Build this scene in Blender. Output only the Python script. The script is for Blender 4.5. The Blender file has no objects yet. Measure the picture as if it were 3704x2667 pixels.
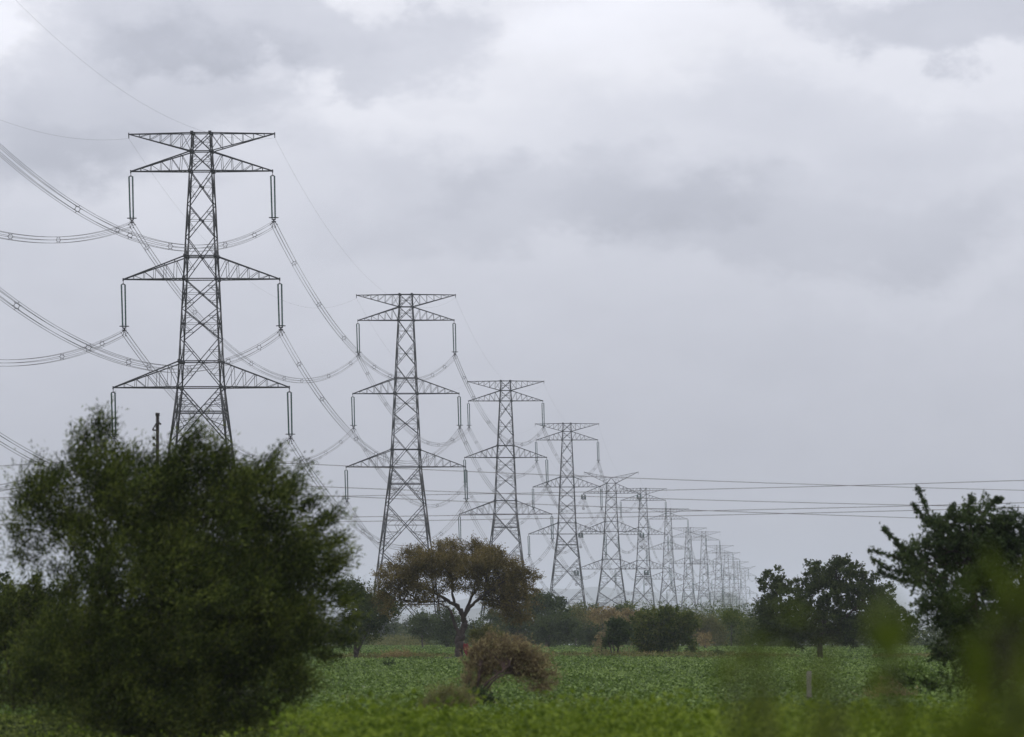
import bpy, math, random
import numpy as np
from mathutils import Matrix, Vector

# ------------------------------------------------------------------ camera, sky, sun, exposure
sc = bpy.context.scene
COL = sc.collection
F = 22600.0                      # focal length in photograph pixels
CX, CY, HOR = 1852.0, 1333.5, 2288.0
CAMZ = 2.5
PITCH = math.atan((HOR - CY) / F)
cam = bpy.data.cameras.new('camera')
camo = bpy.data.objects.new('camera', cam); COL.objects.link(camo)
cam.sensor_width = 36.0
cam.lens = 36.0 * F / 3704.0
cam.clip_start = 0.2; cam.clip_end = 80000
camo.location = (0, 0, CAMZ)
camo.rotation_euler = (math.radians(90) + PITCH, 0, 0)
cam.dof.use_dof = True
cam.dof.focus_distance = 1000.0
cam.dof.aperture_fstop = 3.5
sc.camera = camo

SUN_EL, SUN_AZ = math.radians(58), math.radians(25)      # veiled sun, high, ahead and a little right
sc.view_settings.view_transform = 'Standard'
sc.view_settings.look = 'None'
sc.view_settings.exposure = 0.0
sc.view_settings.gamma = 1.0
sc.view_settings.use_curve_mapping = False
sc.cycles.max_bounces = 6
sc.cycles.diffuse_bounces = 3
sc.cycles.glossy_bounces = 2
sc.cycles.transmission_bounces = 4
sc.cycles.volume_bounces = 1
sc.cycles.transparent_max_bounces = 8

wd = bpy.data.worlds.new('World'); sc.world = wd
wd.use_nodes = True
wt = wd.node_tree; wt.nodes.clear()
WN, WL = wt.nodes, wt.links
def wnode(t, **k):
    n = WN.new(t)
    for a, b in k.items(): setattr(n, a, b)
    return n
def wmath(op, a, b=None, c=None):
    n = wnode('ShaderNodeMath', operation=op)
    for i, v in enumerate((a, b, c)):
        if v is None: continue
        if isinstance(v, (int, float)): n.inputs[i].default_value = v
        else: WL.new(v, n.inputs[i])
    return n.outputs[0]
geo = wnode('ShaderNodeTexCoord')
sep = wnode('ShaderNodeSeparateXYZ'); WL.new(geo.outputs['Generated'], sep.inputs[0])
dx, dz = sep.outputs[0], sep.outputs[2]
# large soft warp + fine cloud structure, in direction space
mp = wnode('ShaderNodeMapping'); mp.inputs['Scale'].default_value = (30, 30, 46)
WL.new(geo.outputs['Generated'], mp.inputs[0])
nz = wnode('ShaderNodeTexNoise'); nz.inputs['Scale'].default_value = 1.0; nz.inputs['Detail'].default_value = 8
nz.inputs['Roughness'].default_value = 0.5
WL.new(mp.outputs[0], nz.inputs['Vector'])
nsep = wnode('ShaderNodeSeparateColor'); WL.new(nz.outputs['Color'], nsep.inputs[0])
mp3 = wnode('ShaderNodeMapping'); mp3.inputs['Scale'].default_value = (62, 62, 100); mp3.inputs['Location'].default_value = (7.3, 0, 2.2)
mp3.inputs['Rotation'].default_value = (0, math.radians(15), 0)
WL.new(geo.outputs['Generated'], mp3.inputs[0])
nz3 = wnode('ShaderNodeTexNoise'); nz3.inputs['Scale'].default_value = 1.0; nz3.inputs['Detail'].default_value = 9; nz3.inputs['Roughness'].default_value = .6
WL.new(mp3.outputs[0], nz3.inputs['Vector'])
n3s = wnode('ShaderNodeSeparateColor'); WL.new(nz3.outputs['Color'], n3s.inputs[0])
wx = wmath('ADD', wmath('ADD', dx, wmath('MULTIPLY', wmath('SUBTRACT', nsep.outputs[0], 0.5), 0.034)), wmath('MULTIPLY', wmath('SUBTRACT', n3s.outputs[0], 0.5), 0.030))
wz = wmath('ADD', wmath('ADD', dz, wmath('MULTIPLY', wmath('SUBTRACT', nsep.outputs[1], 0.5), 0.022)), wmath('MULTIPLY', wmath('SUBTRACT', n3s.outputs[1], 0.5), 0.022))
mp2 = wnode('ShaderNodeMapping'); mp2.inputs['Scale'].default_value = (14, 14, 40); mp2.inputs['Location'].default_value = (3.1, 0, 1.7)
mp2.inputs['Rotation'].default_value = (0, math.radians(14), 0)
WL.new(geo.outputs['Generated'], mp2.inputs[0])
nz2 = wnode('ShaderNodeTexNoise'); nz2.inputs['Scale'].default_value = 1.4; nz2.inputs['Detail'].default_value = 5
nz2.inputs['Roughness'].default_value = 0.5
WL.new(mp2.outputs[0], nz2.inputs['Vector'])
# cloud banks: (azimuth, elevation, half width, half height, tilt, brightness change, softness)
def ang(px, py): return ((px - CX) / F, (HOR - py) / F)
BANKS = [
    (960, 110, 800, 200, -0.03, -0.22, 0.4),    # grey bank, upper left
    (420, 390, 620, 240, 0.12, -0.19, 0.6),
    (150, 560, 420, 120, 0.05, -0.08, 0.7),
    (3420, 30, 640, 150, 0.0, -0.24, 0.5),       # grey bank, top right
    (2000, 720, 850, 200, 0.10, -0.12, 0.5),     # wide grey bank across the middle
    (2900, 800, 950, 190, -0.06, -0.12, 0.5),
    (1450, 640, 330, 110, -0.2, -0.06, 0.6),
    (3150, 470, 700, 190, -0.15, -0.08, 0.6),
    (1900, 170, 800, 240, 0.10, 0.10, 1.0),      # bright opening
    (1450, 400, 560, 110, -0.15, 0.09, 0.9),
    (2400, 120, 600, 180, 0.0, 0.05, 1.0),
    (600, 780, 520, 260, 0.0, 0.05, 1.0),
    (60, 100, 150, 110, 0.0, 0.14, 0.8),
    (3450, 1020, 500, 130, 0.2, 0.06, 0.7),
]
acc = wmath('ADD', wmath('MULTIPLY', wmath('SUBTRACT', nz2.outputs['Fac'], 0.5), 0.22), wmath('MULTIPLY', wmath('SUBTRACT', nz3.outputs['Fac'], 0.5), 0.13))
for px, py, rx, ry, tilt, amp, soft in BANKS:
    cx, cz = ang(px, py)
    u = wmath('SUBTRACT', wx, cx); v = wmath('SUBTRACT', wz, cz)
    v2 = wmath('SUBTRACT', v, wmath('MULTIPLY', u, tilt))
    d = wmath('SQRT', wmath('ADD', wmath('POWER', wmath('ABSOLUTE', wmath('DIVIDE', u, rx / F)), 2.0),
                            wmath('POWER', wmath('ABSOLUTE', wmath('DIVIDE', v2, ry / F)), 2.0)))
    mr = wnode('ShaderNodeMapRange', interpolation_type='SMOOTHERSTEP')
    mr.inputs['From Min'].default_value = 1.0 + soft * 0.55; mr.inputs['From Max'].default_value = 1.0 - soft * 0.9
    WL.new(d, mr.inputs['Value'])
    acc = wmath('ADD', acc, wmath('MULTIPLY', mr.outputs[0], amp))
# overcast luminance: rises from the horizon towards the zenith
rp = wnode('ShaderNodeValToRGB'); e = rp.color_ramp.elements
e[0].position = 0.0; e[0].color = (.41, .41, .41, 1)
e[1].position = 1.0; e[1].color = (1.35, 1.35, 1.35, 1)
for p, c in ((0.012, .445), (0.029, .515), (0.043, .57), (0.058, .64), (0.072, .71), (0.087, .80), (0.10, .86), (0.25, .95)):
    q = rp.color_ramp.elements.new(p); q.color = (c, c, c, 1)
WL.new(dz, rp.inputs[0])
lum = wmath('MULTIPLY', rp.outputs[0], wmath('ADD', acc, 1.0))
tint = wnode('ShaderNodeMapRange'); tint.inputs['From Min'].default_value = .42; tint.inputs['From Max'].default_value = .88
tint.clamp = True
WL.new(lum, tint.inputs['Value'])
mixc = wnode('ShaderNodeMix', data_type='RGBA')
WL.new(tint.outputs[0], mixc.inputs[0])
mixc.inputs[6].default_value = (.945, .98, 1.165, 1)       # grey-blue cloud shade
mixc.inputs[7].default_value = (.985, .99, 1.075, 1)
vm = wnode('ShaderNodeVectorMath', operation='SCALE')
WL.new(mixc.outputs[2], vm.inputs[0]); WL.new(lum, vm.inputs['Scale'])
sky = wnode('ShaderNodeTexSky', sky_type='NISHITA')
sky.sun_disc = False; sky.sun_elevation = SUN_EL; sky.sun_rotation = SUN_AZ
bg1 = wnode('ShaderNodeBackground'); bg1.inputs[1].default_value = 0.10; WL.new(sky.outputs[0], bg1.inputs[0])
bg2 = wnode('ShaderNodeBackground'); bg2.inputs[1].default_value = 1.0; WL.new(vm.outputs[0], bg2.inputs[0])
mx = wnode('ShaderNodeMixShader'); mx.inputs[0].default_value = 0.93
WL.new(bg1.outputs[0], mx.inputs[1]); WL.new(bg2.outputs[0], mx.inputs[2])
wo = wnode('ShaderNodeOutputWorld'); WL.new(mx.outputs[0], wo.inputs[0])

sl = bpy.data.lights.new('sun', 'SUN'); so = bpy.data.objects.new('sun', sl); COL.objects.link(so)
sl.energy = 0.9; sl.angle = math.radians(25); sl.color = (1, .96, .9)
sd = Vector((math.sin(SUN_AZ) * math.cos(SUN_EL), math.cos(SUN_AZ) * math.cos(SUN_EL), math.sin(SUN_EL)))
so.rotation_euler = sd.to_track_quat('Z', 'Y').to_euler()
so.location = (0, 0, 120)

# ------------------------------------------------------------------ helpers
rng = np.random.default_rng(11)
random.seed(5)
K = 3704.0 / 2268.0                                        # first-look coordinates -> photo pixels
_c, _s = math.cos(PITCH), math.sin(PITCH)
def P(px, py, D):
    """world point on the vertical plane y = D seen at photograph pixel (px, py)"""
    a, b = (px - CX) / F, (CY - py) / F
    ry = _c - b * _s; rz = _s + b * _c
    k = D / ry
    return np.array((a * k, D, CAMZ + rz * k))

def set_tag(o, label=None, cat=None, group=None, kind=None):
    if label: o['label'] = label
    if cat: o['category'] = cat
    if group: o['group'] = group
    if kind: o['kind'] = kind
    return o
def empty(name, loc=(0, 0, 0), rz=0.0):
    o = bpy.data.objects.new(name, None); COL.objects.link(o)
    o.location = loc; o.rotation_euler = (0, 0, rz); o.empty_display_size = 0.5
    return o
def link_mesh(name, me, parent=None):
    o = bpy.data.objects.new(name, me); COL.objects.link(o)
    if parent is not None: o.parent = parent
    return o
def make_mesh(name, V, Q, mat, smooth=False, tint=None):
    V = np.asarray(V, dtype=np.float32).reshape(-1, 3); Q = np.asarray(Q, dtype=np.int32)
    n = Q.shape[1]
    me = bpy.data.meshes.new(name)
    me.vertices.add(len(V)); me.vertices.foreach_set('co', V.ravel())
    me.loops.add(Q.size); me.loops.foreach_set('vertex_index', Q.ravel())
    me.polygons.add(len(Q))
    me.polygons.foreach_set('loop_start', np.arange(0, Q.size, n, dtype=np.int32))
    me.polygons.foreach_set('loop_total', np.full(len(Q), n, dtype=np.int32))
    if smooth: me.polygons.foreach_set('use_smooth', np.ones(len(Q), dtype=bool))
    if tint is not None:
        at = me.attributes.new('tint', 'FLOAT', 'FACE'); at.data.foreach_set('value', np.asarray(tint, dtype=np.float32))
    me.update(); me.validate()
    me.materials.append(mat)
    return me
class MB:
    """collects quads of several shapes into one mesh"""
    def __init__(s): s.V = []; s.Q = []; s.n = 0
    def add(s, V, Q):
        V = np.asarray(V, float).reshape(-1, 3); Q = np.asarray(Q, int)
        s.V.append(V); s.Q.append(Q + s.n); s.n += len(V); return s
    def bars(s, segs):
        if not segs: return s
        a = np.array([x[0] for x in segs], float); b = np.array([x[1] for x in segs], float)
        w = np.array([x[2] for x in segs], float)[:, None] * .5
        d = b - a; d /= np.linalg.norm(d, axis=1)[:, None] + 1e-9
        ref = np.where(np.abs(d[:, 2:3]) > .9, np.array([[1., 0, 0]]), np.array([[0, 0, 1.]]))
        u = np.cross(d, ref); u /= np.linalg.norm(u, axis=1)[:, None]; v = np.cross(d, u)
        cs = [u * w + v * w, -u * w + v * w, -u * w - v * w, u * w - v * w]
        V = np.stack([a + c for c in cs] + [b + c for c in cs], 1).reshape(-1, 3)
        base = (np.arange(len(segs)) * 8)[:, None, None]
        q = np.array([[0, 1, 5, 4], [1, 2, 6, 5], [2, 3, 7, 6], [3, 0, 4, 7], [3, 2, 1, 0], [4, 5, 6, 7]])
        return s.add(V, (base + q[None]).reshape(-1, 4))
    def tube(s, pts, rad, n=6, cap=True):
        pts = np.asarray(pts, float); m = len(pts)
        rad = np.broadcast_to(np.asarray(rad, float), (m,))
        t = np.gradient(pts, axis=0); t /= np.linalg.norm(t, axis=1)[:, None] + 1e-9
        ref = np.array([0, 0, 1.]) if abs(t[m // 2, 2]) < .9 else np.array([1., 0, 0])
        u = np.cross(t, ref); u /= np.linalg.norm(u, axis=1)[:, None] + 1e-9; v = np.cross(t, u)
        a = np.arange(n) * 2 * math.pi / n
        V = pts[:, None] + rad[:, None, None] * (np.cos(a)[None, :, None] * u[:, None] + np.sin(a)[None, :, None] * v[:, None])
        i = np.arange(m - 1)[:, None] * n; j = np.arange(n)[None]
        Q = np.stack([i + j, i + (j + 1) % n, i + n + (j + 1) % n, i + n + j], -1).reshape(-1, 4)
        s.add(V.reshape(-1, 3), Q)
        if cap:
            for k, pt in ((0, pts[0]), (m - 1, pts[-1])):
                ring = V[k]
                VV = np.vstack([ring, pt[None]])
                QQ = [[x, (x + 1) % n, n, n] for x in range(n)]
                s.add(VV, [[q[0], q[1], q[2], q[0]] if False else [q[0], q[1], q[2], q[2]] for q in QQ]) if False else None
        return s
    def box(s, c, size, rz=0):
        x, y, z = np.array(size) / 2
        V = np.array([[i, j, k] for k in (-z, z) for i, j in ((-x, -y), (x, -y), (x, y), (-x, y))])
        if rz:
            R = np.array([[math.cos(rz), -math.sin(rz), 0], [math.sin(rz), math.cos(rz), 0], [0, 0, 1]]); V = V @ R.T
        return s.add(V + np.array(c), [[0, 3, 2, 1], [4, 5, 6, 7], [0, 1, 5, 4], [1, 2, 6, 5], [2, 3, 7, 6], [3, 0, 4, 7]])
    def ring(s, c, R, r, axis='z', n=16, m=5):
        a = np.linspace(0, 2 * math.pi, n + 1)
        p = {'z': np.stack([np.cos(a) * R, np.sin(a) * R, a * 0], 1), 'y': np.stack([np.cos(a) * R, a * 0, np.sin(a) * R], 1)}[axis]
        V = []
        for k in range(n):
            for j in range(m):
                b = 2 * math.pi * j / m
                rad = p[k] / R; up = np.array([0, 0, 1.]) if axis == 'z' else np.array([0, 1., 0])
                V.append(p[k] + rad * r * math.cos(b) + up * r * math.sin(b))
        Q = [[k * m + j, k * m + (j + 1) % m, ((k + 1) % n) * m + (j + 1) % m, ((k + 1) % n) * m + j] for k in range(n) for j in range(m)]
        return s.add(np.array(V) + np.array(c), Q)
    def mesh(s, name, mat, smooth=False): return make_mesh(name, np.vstack(s.V), np.vstack(s.Q), mat, smooth)
    def build(s, name, mat, parent=None, smooth=False): return link_mesh(name, s.mesh(name, mat, smooth), parent)

class Noise:
    """smooth pseudo-noise: a sum of random cosines"""
    def __init__(s, scale, n=14):
        s.k = rng.normal(size=(n, 3)) / scale * 2.2; s.p = rng.uniform(0, 6.28, n); s.n = n
    def __call__(s, p): return np.cos(p @ s.k.T + s.p).sum(-1) / math.sqrt(s.n / 2)

# ------------------------------------------------------------------ materials
def new_mat(name):
    m = bpy.data.materials.new(name); m.use_nodes = True
    nt = m.node_tree; b = nt.nodes['Principled BSDF']
    return m, nt, b
def rgb(c): return (c[0], c[1], c[2], 1)
def leaf_mat(name, dark, mid, light, clump=1.5, trans=0.22, rough=.65, spec=.05):
    m, nt, b = new_mat(name); N, L = nt.nodes, nt.links
    at = N.new('ShaderNodeAttribute'); at.attribute_name = 'tint'
    rp = N.new('ShaderNodeValToRGB'); e = rp.color_ramp.elements
    e[0].position = .12; e[0].color = rgb(dark); e[1].position = .92; e[1].color = rgb(light)
    q = e.new(.5); q.color = rgb(mid)
    tc = N.new('ShaderNodeTexCoord'); nz = N.new('ShaderNodeTexNoise'); nz.inputs['Scale'].default_value = 1.0 / clump; nz.inputs['Detail'].default_value = 3
    L.new(tc.outputs['Object'], nz.inputs['Vector'])
    a = N.new('ShaderNodeMath'); a.operation = 'MULTIPLY_ADD'; a.inputs[1].default_value = 1.5; a.inputs[2].default_value = -.75
    L.new(nz.outputs['Fac'], a.inputs[0])
    ad = N.new('ShaderNodeMath'); ad.operation = 'ADD'; L.new(at.outputs['Fac'], ad.inputs[0]); L.new(a.outputs[0], ad.inputs[1])
    L.new(ad.outputs[0], rp.inputs[0])
    L.new(rp.outputs[0], b.inputs['Base Color'])
    b.inputs['Roughness'].default_value = rough; b.inputs['Specular IOR Level'].default_value = spec
    tr = N.new('ShaderNodeBsdfTranslucent'); L.new(rp.outputs[0], tr.inputs[0])
    mxs = N.new('ShaderNodeMixShader'); mxs.inputs[0].default_value = trans
    L.new(b.outputs[0], mxs.inputs[1]); L.new(tr.outputs[0], mxs.inputs[2])
    L.new(mxs.outputs[0], N['Material Output'].inputs[0])
    return m
def noise_mat(name, c1, c2, scale=3.0, rough=.8, detail=5, bump=0.0, metal=0.0, stretch=(1, 1, 1)):
    m, nt, b = new_mat(name); N, L = nt.nodes, nt.links
    tc = N.new('ShaderNodeTexCoord'); mp = N.new('ShaderNodeMapping'); mp.inputs['Scale'].default_value = stretch
    nz = N.new('ShaderNodeTexNoise'); nz.inputs['Scale'].default_value = scale; nz.inputs['Detail'].default_value = detail
    L.new(tc.outputs['Object'], mp.inputs[0]); L.new(mp.outputs[0], nz.inputs['Vector'])
    rp = N.new('ShaderNodeValToRGB'); e = rp.color_ramp.elements
    e[0].position = .35; e[0].color = rgb(c1); e[1].position = .68; e[1].color = rgb(c2)
    L.new(nz.outputs['Fac'], rp.inputs[0]); L.new(rp.outputs[0], b.inputs['Base Color'])
    b.inputs['Roughness'].default_value = rough; b.inputs['Metallic'].default_value = metal
    if bump:
        bp = N.new('ShaderNodeBump'); bp.inputs['Strength'].default_value = bump
        L.new(nz.outputs['Fac'], bp.inputs['Height']); L.new(bp.outputs[0], b.inputs['Normal'])
    return m
M = {
    'steel': noise_mat('galvanised_steel', (.014, .014, .016), (.034, .034, .038), .35, .55, 4, 0, .25),
    'fitting': noise_mat('dark_fitting', (.016, .016, .018), (.03, .03, .033), 2.0, .5, 3, 0, .3),
    'wire': noise_mat('aluminium_wire', (.03, .03, .033), (.055, .055, .06), .1, .55, 2, 0, .3),
    'line': noise_mat('weathered_line', (.10, .095, .09), (.16, .15, .14), .3, .6, 2),
    'glass': noise_mat('green_insulator_glass', (.012, .050, .044), (.02, .085, .072), 1.5, .2, 2),
    'bark': noise_mat('bark', (.022, .016, .013), (.055, .040, .033), 5, .9, 6, .5, 0, (1, 1, .35)),
    'bark_grey': noise_mat('grey_bark', (.045, .038, .034), (.10, .085, .075), 5, .9, 6, .5, 0, (1, 1, .35)),
    'bark_red': noise_mat('reddish_bark', (.040, .024, .018), (.085, .052, .042), 6, .9, 6, .5, 0, (1, 1, .35)),
    'twig': noise_mat('dry_twig', (.07, .045, .035), (.14, .10, .08), 6, .9, 4),
    'poleiron': noise_mat('rusty_pole', (.018, .014, .013), (.04, .03, .027), 6, .8, 5, .3),
    'concrete': noise_mat('concrete', (.15, .13, .13), (.26, .235, .23), 7, .9, 7, .4),
    'cloth': noise_mat('red_cloth', (.10, .012, .014), (.19, .026, .03), 4, .85, 4, .2),
    'hill': noise_mat('scrub_hill', (.045, .052, .045), (.075, .08, .07), .006, .95, 8),
    'mound': noise_mat('dark_soil', (.03, .022, .018), (.07, .05, .04), 2.5, .95, 6, .6),
}
# ground: dark soil with weeds and field strips
m, nt, b = new_mat('field_soil'); N, L = nt.nodes, nt.links
tc = N.new('ShaderNodeTexCoord')
n1 = N.new('ShaderNodeTexNoise'); n1.inputs['Scale'].default_value = .035; n1.inputs['Detail'].default_value = 8
n2 = N.new('ShaderNodeTexNoise'); n2.inputs['Scale'].default_value = 1.7; n2.inputs['Detail'].default_value = 6
L.new(tc.outputs['Object'], n1.inputs['Vector']); L.new(tc.outputs['Object'], n2.inputs['Vector'])
r1 = N.new('ShaderNodeValToRGB'); e = r1.color_ramp.elements
e[0].position = .38; e[0].color = (.05, .075, .022, 1); e[1].position = .66; e[1].color = (.085, .11, .035, 1)
L.new(n1.outputs['Fac'], r1.inputs[0])
r2 = N.new('ShaderNodeValToRGB'); e = r2.color_ramp.elements
e[0].position = .4; e[0].color = (.055, .042, .03, 1); e[1].position = .62; e[1].color = (.06, .085, .028, 1)
L.new(n2.outputs['Fac'], r2.inputs[0])
mm = N.new('ShaderNodeMix'); mm.data_type = 'RGBA'; mm.inputs[0].default_value = .5
L.new(r1.outputs[0], mm.inputs[6]); L.new(r2.outputs[0], mm.inputs[7]); L.new(mm.outputs[2], b.inputs['Base Color'])
b.inputs['Roughness'].default_value = .95
M['ground'] = m

# leaf colours (varied leaf by leaf; field tint spread also paints in glints)
LM = {
    'thorn': leaf_mat('thorn_bush_leaf', (.018, .027, .007), (.056, .078, .015), (.155, .185, .038), .8, .25),
    'deep': leaf_mat('dark_broad_leaf', (.020, .034, .013), (.040, .062, .022), (.080, .108, .036), 1.2, .15),
    'acacia': leaf_mat('acacia_leaf', (.060, .048, .018), (.125, .100, .034), (.21, .165, .060), 1.6, .22),
    'dry': leaf_mat('dry_straw_leaf', (.125, .094, .050), (.225, .178, .094), (.35, .30, .14), .4, .3),
    'brown': leaf_mat('brown_seed_head', (.13, .094, .042), (.24, .18, .075), (.34, .27, .12), 2.0, .2),
    'hedge': leaf_mat('hedge_leaf', (.024, .038, .014), (.048, .068, .022), (.088, .112, .034), 2.0, .15),
    'olive': leaf_mat('olive_leaf', (.07, .076, .022), (.110, .114, .036), (.165, .16, .055), 2.0, .2),
    'mid': leaf_mat('mid_green_leaf', (.030, .048, .013), (.072, .100, .022), (.17, .185, .048), 1.4, .2),
    'fore': leaf_mat('near_shrub_leaf', (.045, .068, .008), (.075, .105, .010), (.115, .150, .016), .3, .3),
    'crop': leaf_mat('crop_leaf', (.042, .076, .011), (.094, .152, .028), (.20, .28, .075), 7.0, .28, .55, .15),
    'grass': leaf_mat('verge_grass', (.055, .088, .008), (.115, .170, .013), (.20, .26, .035), 5.0, .3),
    'straw': leaf_mat('straw_grass', (.10, .105, .035), (.165, .165, .060), (.26, .23, .09), 1.0, .25),
}

# ------------------------------------------------------------------ pylon line: places
LINE_B, LINE_A = .0536, -92.4
TOW = [(893, 66.0), (1319, 65.9), (1709, 63.3), (2060, 63.4), (2449, 54.5), (2834, 59.8), (3231, 58.5), (3642, 55.5),
       (4028, 59.4), (4450, 56.4), (4800, 56.0), (5080, 52.0), (5290, 47.8)]
TENSION = {4, 12}
BASE_S, BASE_T = 68.5, 61.4
RZ = -math.atan(LINE_B)
TPX = [727, 1468, 1829, 2051, 2211, 2326.6, 2417, 2490, 2545.6, 2599, 2627, 2661, 2687]
def tower_loc(i):
    D, H = TOW[i]
    return np.array(((TPX[i] - CX) / F * D, D, H + CAMZ - (BASE_T if i in TENSION else BASE_S)))
_gy = [-1000, 1250] + [TOW[i][0] for i in range(1, 13)] + [9000, 60000]
_gz = [0, 0] + [tower_loc(i)[2] for i in range(1, 13)] + [-19, -19]
_gz[2] = tower_loc(1)[2]
def gz(y): return np.interp(y, _gy, _gz)

# ------------------------------------------------------------------ ground, hills
ys = np.concatenate([np.linspace(-200, 1200, 60), np.linspace(1250, 5400, 60), np.linspace(5800, 25400, 30)])
xs = np.concatenate([np.linspace(-3000, -260, 14), np.linspace(-220, 220, 45), np.linspace(260, 3000, 14)])
X, Y = np.meshgrid(xs, ys)
gn = Noise(30.0); gn2 = Noise(400.0)
Z = gz(Y) + np.where(np.abs(X) > 240, gn2(np.stack([X, Y, X * 0], -1)) * .8, 0) - .03
V = np.stack([X, Y, Z], -1).reshape(-1, 3)
nx, ny = len(xs), len(ys)
i, j = np.meshgrid(np.arange(nx - 1), np.arange(ny - 1)); a = (j * nx + i).ravel()
o = link_mesh('ground', make_mesh('ground', V, np.stack([a, a + 1, a + nx + 1, a + nx], 1), M['ground'], True))
set_tag(o, 'flat farmland with green fields reaching to the hazy hills', 'ground', kind='structure')

def hills(name, D, prof, label, rough):
    px = np.linspace(-7500, 11200, 420)
    top = np.interp(px, [p[0] for p in prof], [p[1] for p in prof])
    n1, n2 = Noise(260.0), Noise(60.0)
    xx = (px - CX) / F * D
    q = np.stack([xx, xx * 0, xx * 0], -1)
    h = CAMZ + (HOR - top) / F * D + rough * (n1(q) * .6 + n2(q) * .35)
    rows = [(-1700, 0.0), (-1300, .22), (-900, .45), (-450, .78), (0, 1.0), (500, .8), (1200, .35), (1800, 0)]
    n3 = Noise(300.0)
    V = []
    for dy, f in rows:
        z = -21 + (h + 21) * f
        p = np.stack([xx, D + dy + 0 * xx, z], -1)
        if f not in (0.0, 1.0): p[:, 2] += n3(p) * rough * 1.2
        V.append(p)
    V = np.vstack(V); n = len(px)
    i, j = np.meshgrid(np.arange(n - 1), np.arange(len(rows) - 1)); a = (j * n + i).ravel()
    # keep inside the ground sheet
    V[:, 0] = np.clip(V[:, 0], -2950, 2950)
    o = link_mesh(name, make_mesh(name, V, np.stack([a, a + 1, a + n + 1, a + n], 1), M['hill'], True))
    set_tag(o, label, 'hills', kind='structure')
hills('hills', 22000, [(-7500, 2240), (1300, 2215), (1500, 2196), (1700, 2160), (1900, 2130), (2170, 2122), (2260, 2140), (2400, 2150),
                       (2520, 2160), (2570, 2152), (2620, 2144), (2680, 2165), (2720, 2183), (2900, 2190), (3300, 2206), (3704, 2200), (11200, 2230)],
      'flat topped far ridge fading into haze behind the pylons', 5.0)
hills('hills', 13000, [(-7500, 2262), (1300, 2240), (1900, 2176), (2100, 2180), (2300, 2170), (2500, 2194), (2700, 2212), (3000, 2225), (3704, 2235), (11200, 2255)],
      'lower nearer ridge in front of the far flat topped ridge', 4.0)

# ------------------------------------------------------------------ pylons
def lerp(a, b, t): return a + (b - a) * t
def frame_pts(z, w): return [np.array((sx * w, sy * w, z)) for sx, sy in ((-1, -1), (1, -1), (1, 1), (-1, 1))]
def x_panel(segs, a0, b0, a1, b1, wd, red, rich=False):
    """crossed diagonals of one face between two levels, with the light redundant bracing"""
    segs += [(a0, b1, wd), (b0, a1, wd)]
    w0 = np.linalg.norm(b0 - a0); w1 = np.linalg.norm(b1 - a1)
    t = w0 / (w0 + w1); c = lerp(a0, b1, t)
    for p0, p1 in ((a0, a1), (b0, b1)):
        mid = lerp(p0, p1, t)
        lo, hi = lerp(p0, c, .5), lerp(p1, c, .5)
        if red:
            segs += [(mid, c, red), (lerp(p0, mid, .5), lo, red), (lerp(p1, mid, .5), hi, red), (mid, lo, red), (mid, hi, red)]
        if rich:
            for q0, e0 in ((p0, lo), (p1, hi)):
                k1, k2 = lerp(q0, mid, .25), lerp(q0, mid, .75)
                segs += [(k1, lerp(q0, c, .25), red), (k2, lerp(q0, c, .75), red), (lerp(q0, mid, .5), lerp(q0, c, .25), red),
                         (lerp(q0, mid, .5), lerp(q0, c, .75), red), (lerp(lo if q0 is p0 else hi, c, .5), lerp(mid, c, .55), red)]
    return c
def arm_segs(sx, tip, rb, rt, n, wc, wl, upside=False):
    """four chords meeting at the tip, laced on the two vertical faces and across the flat one"""
    segs = []
    tipw = .12
    fl, sl = [], []
    for sy in (-1, 1):
        t = np.array((sx * tip[0], sy * tipw, tip[1]))
        b = np.array((sx * rb[0], sy * rb[0], rb[1])); u = np.array((sx * rt[0], sy * rt[0], rt[1]))
        segs += [(b, t, wc), (u, t, wc)]
        prev = (b, u)
        fs = [b]; 
        for k in range(1, n + 1):
            f = k / (n + 1.0)
            bb, uu = lerp(b, t, f), lerp(u, t, f)
            segs.append((bb, uu, wl))
            if k <= n: segs.append((prev[0], uu, wl) if not upside else (prev[1], bb, wl))
            prev = (bb, uu); fs.append(bb if not upside else uu)
        fl.append(fs); sl.append(t)
    A, B = fl
    for k in range(1, len(A)):
        segs.append((A[k], B[k], wl))
        segs.append((A[k - 1], B[k], wl) if k % 2 else (B[k - 1], A[k], wl))
    segs.append((sl[0], sl[1], wc)); segs.append((sl[0] + (0, 0, -.25), sl[0] + (0, 0, .2), wc)) 
    return segs
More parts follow.
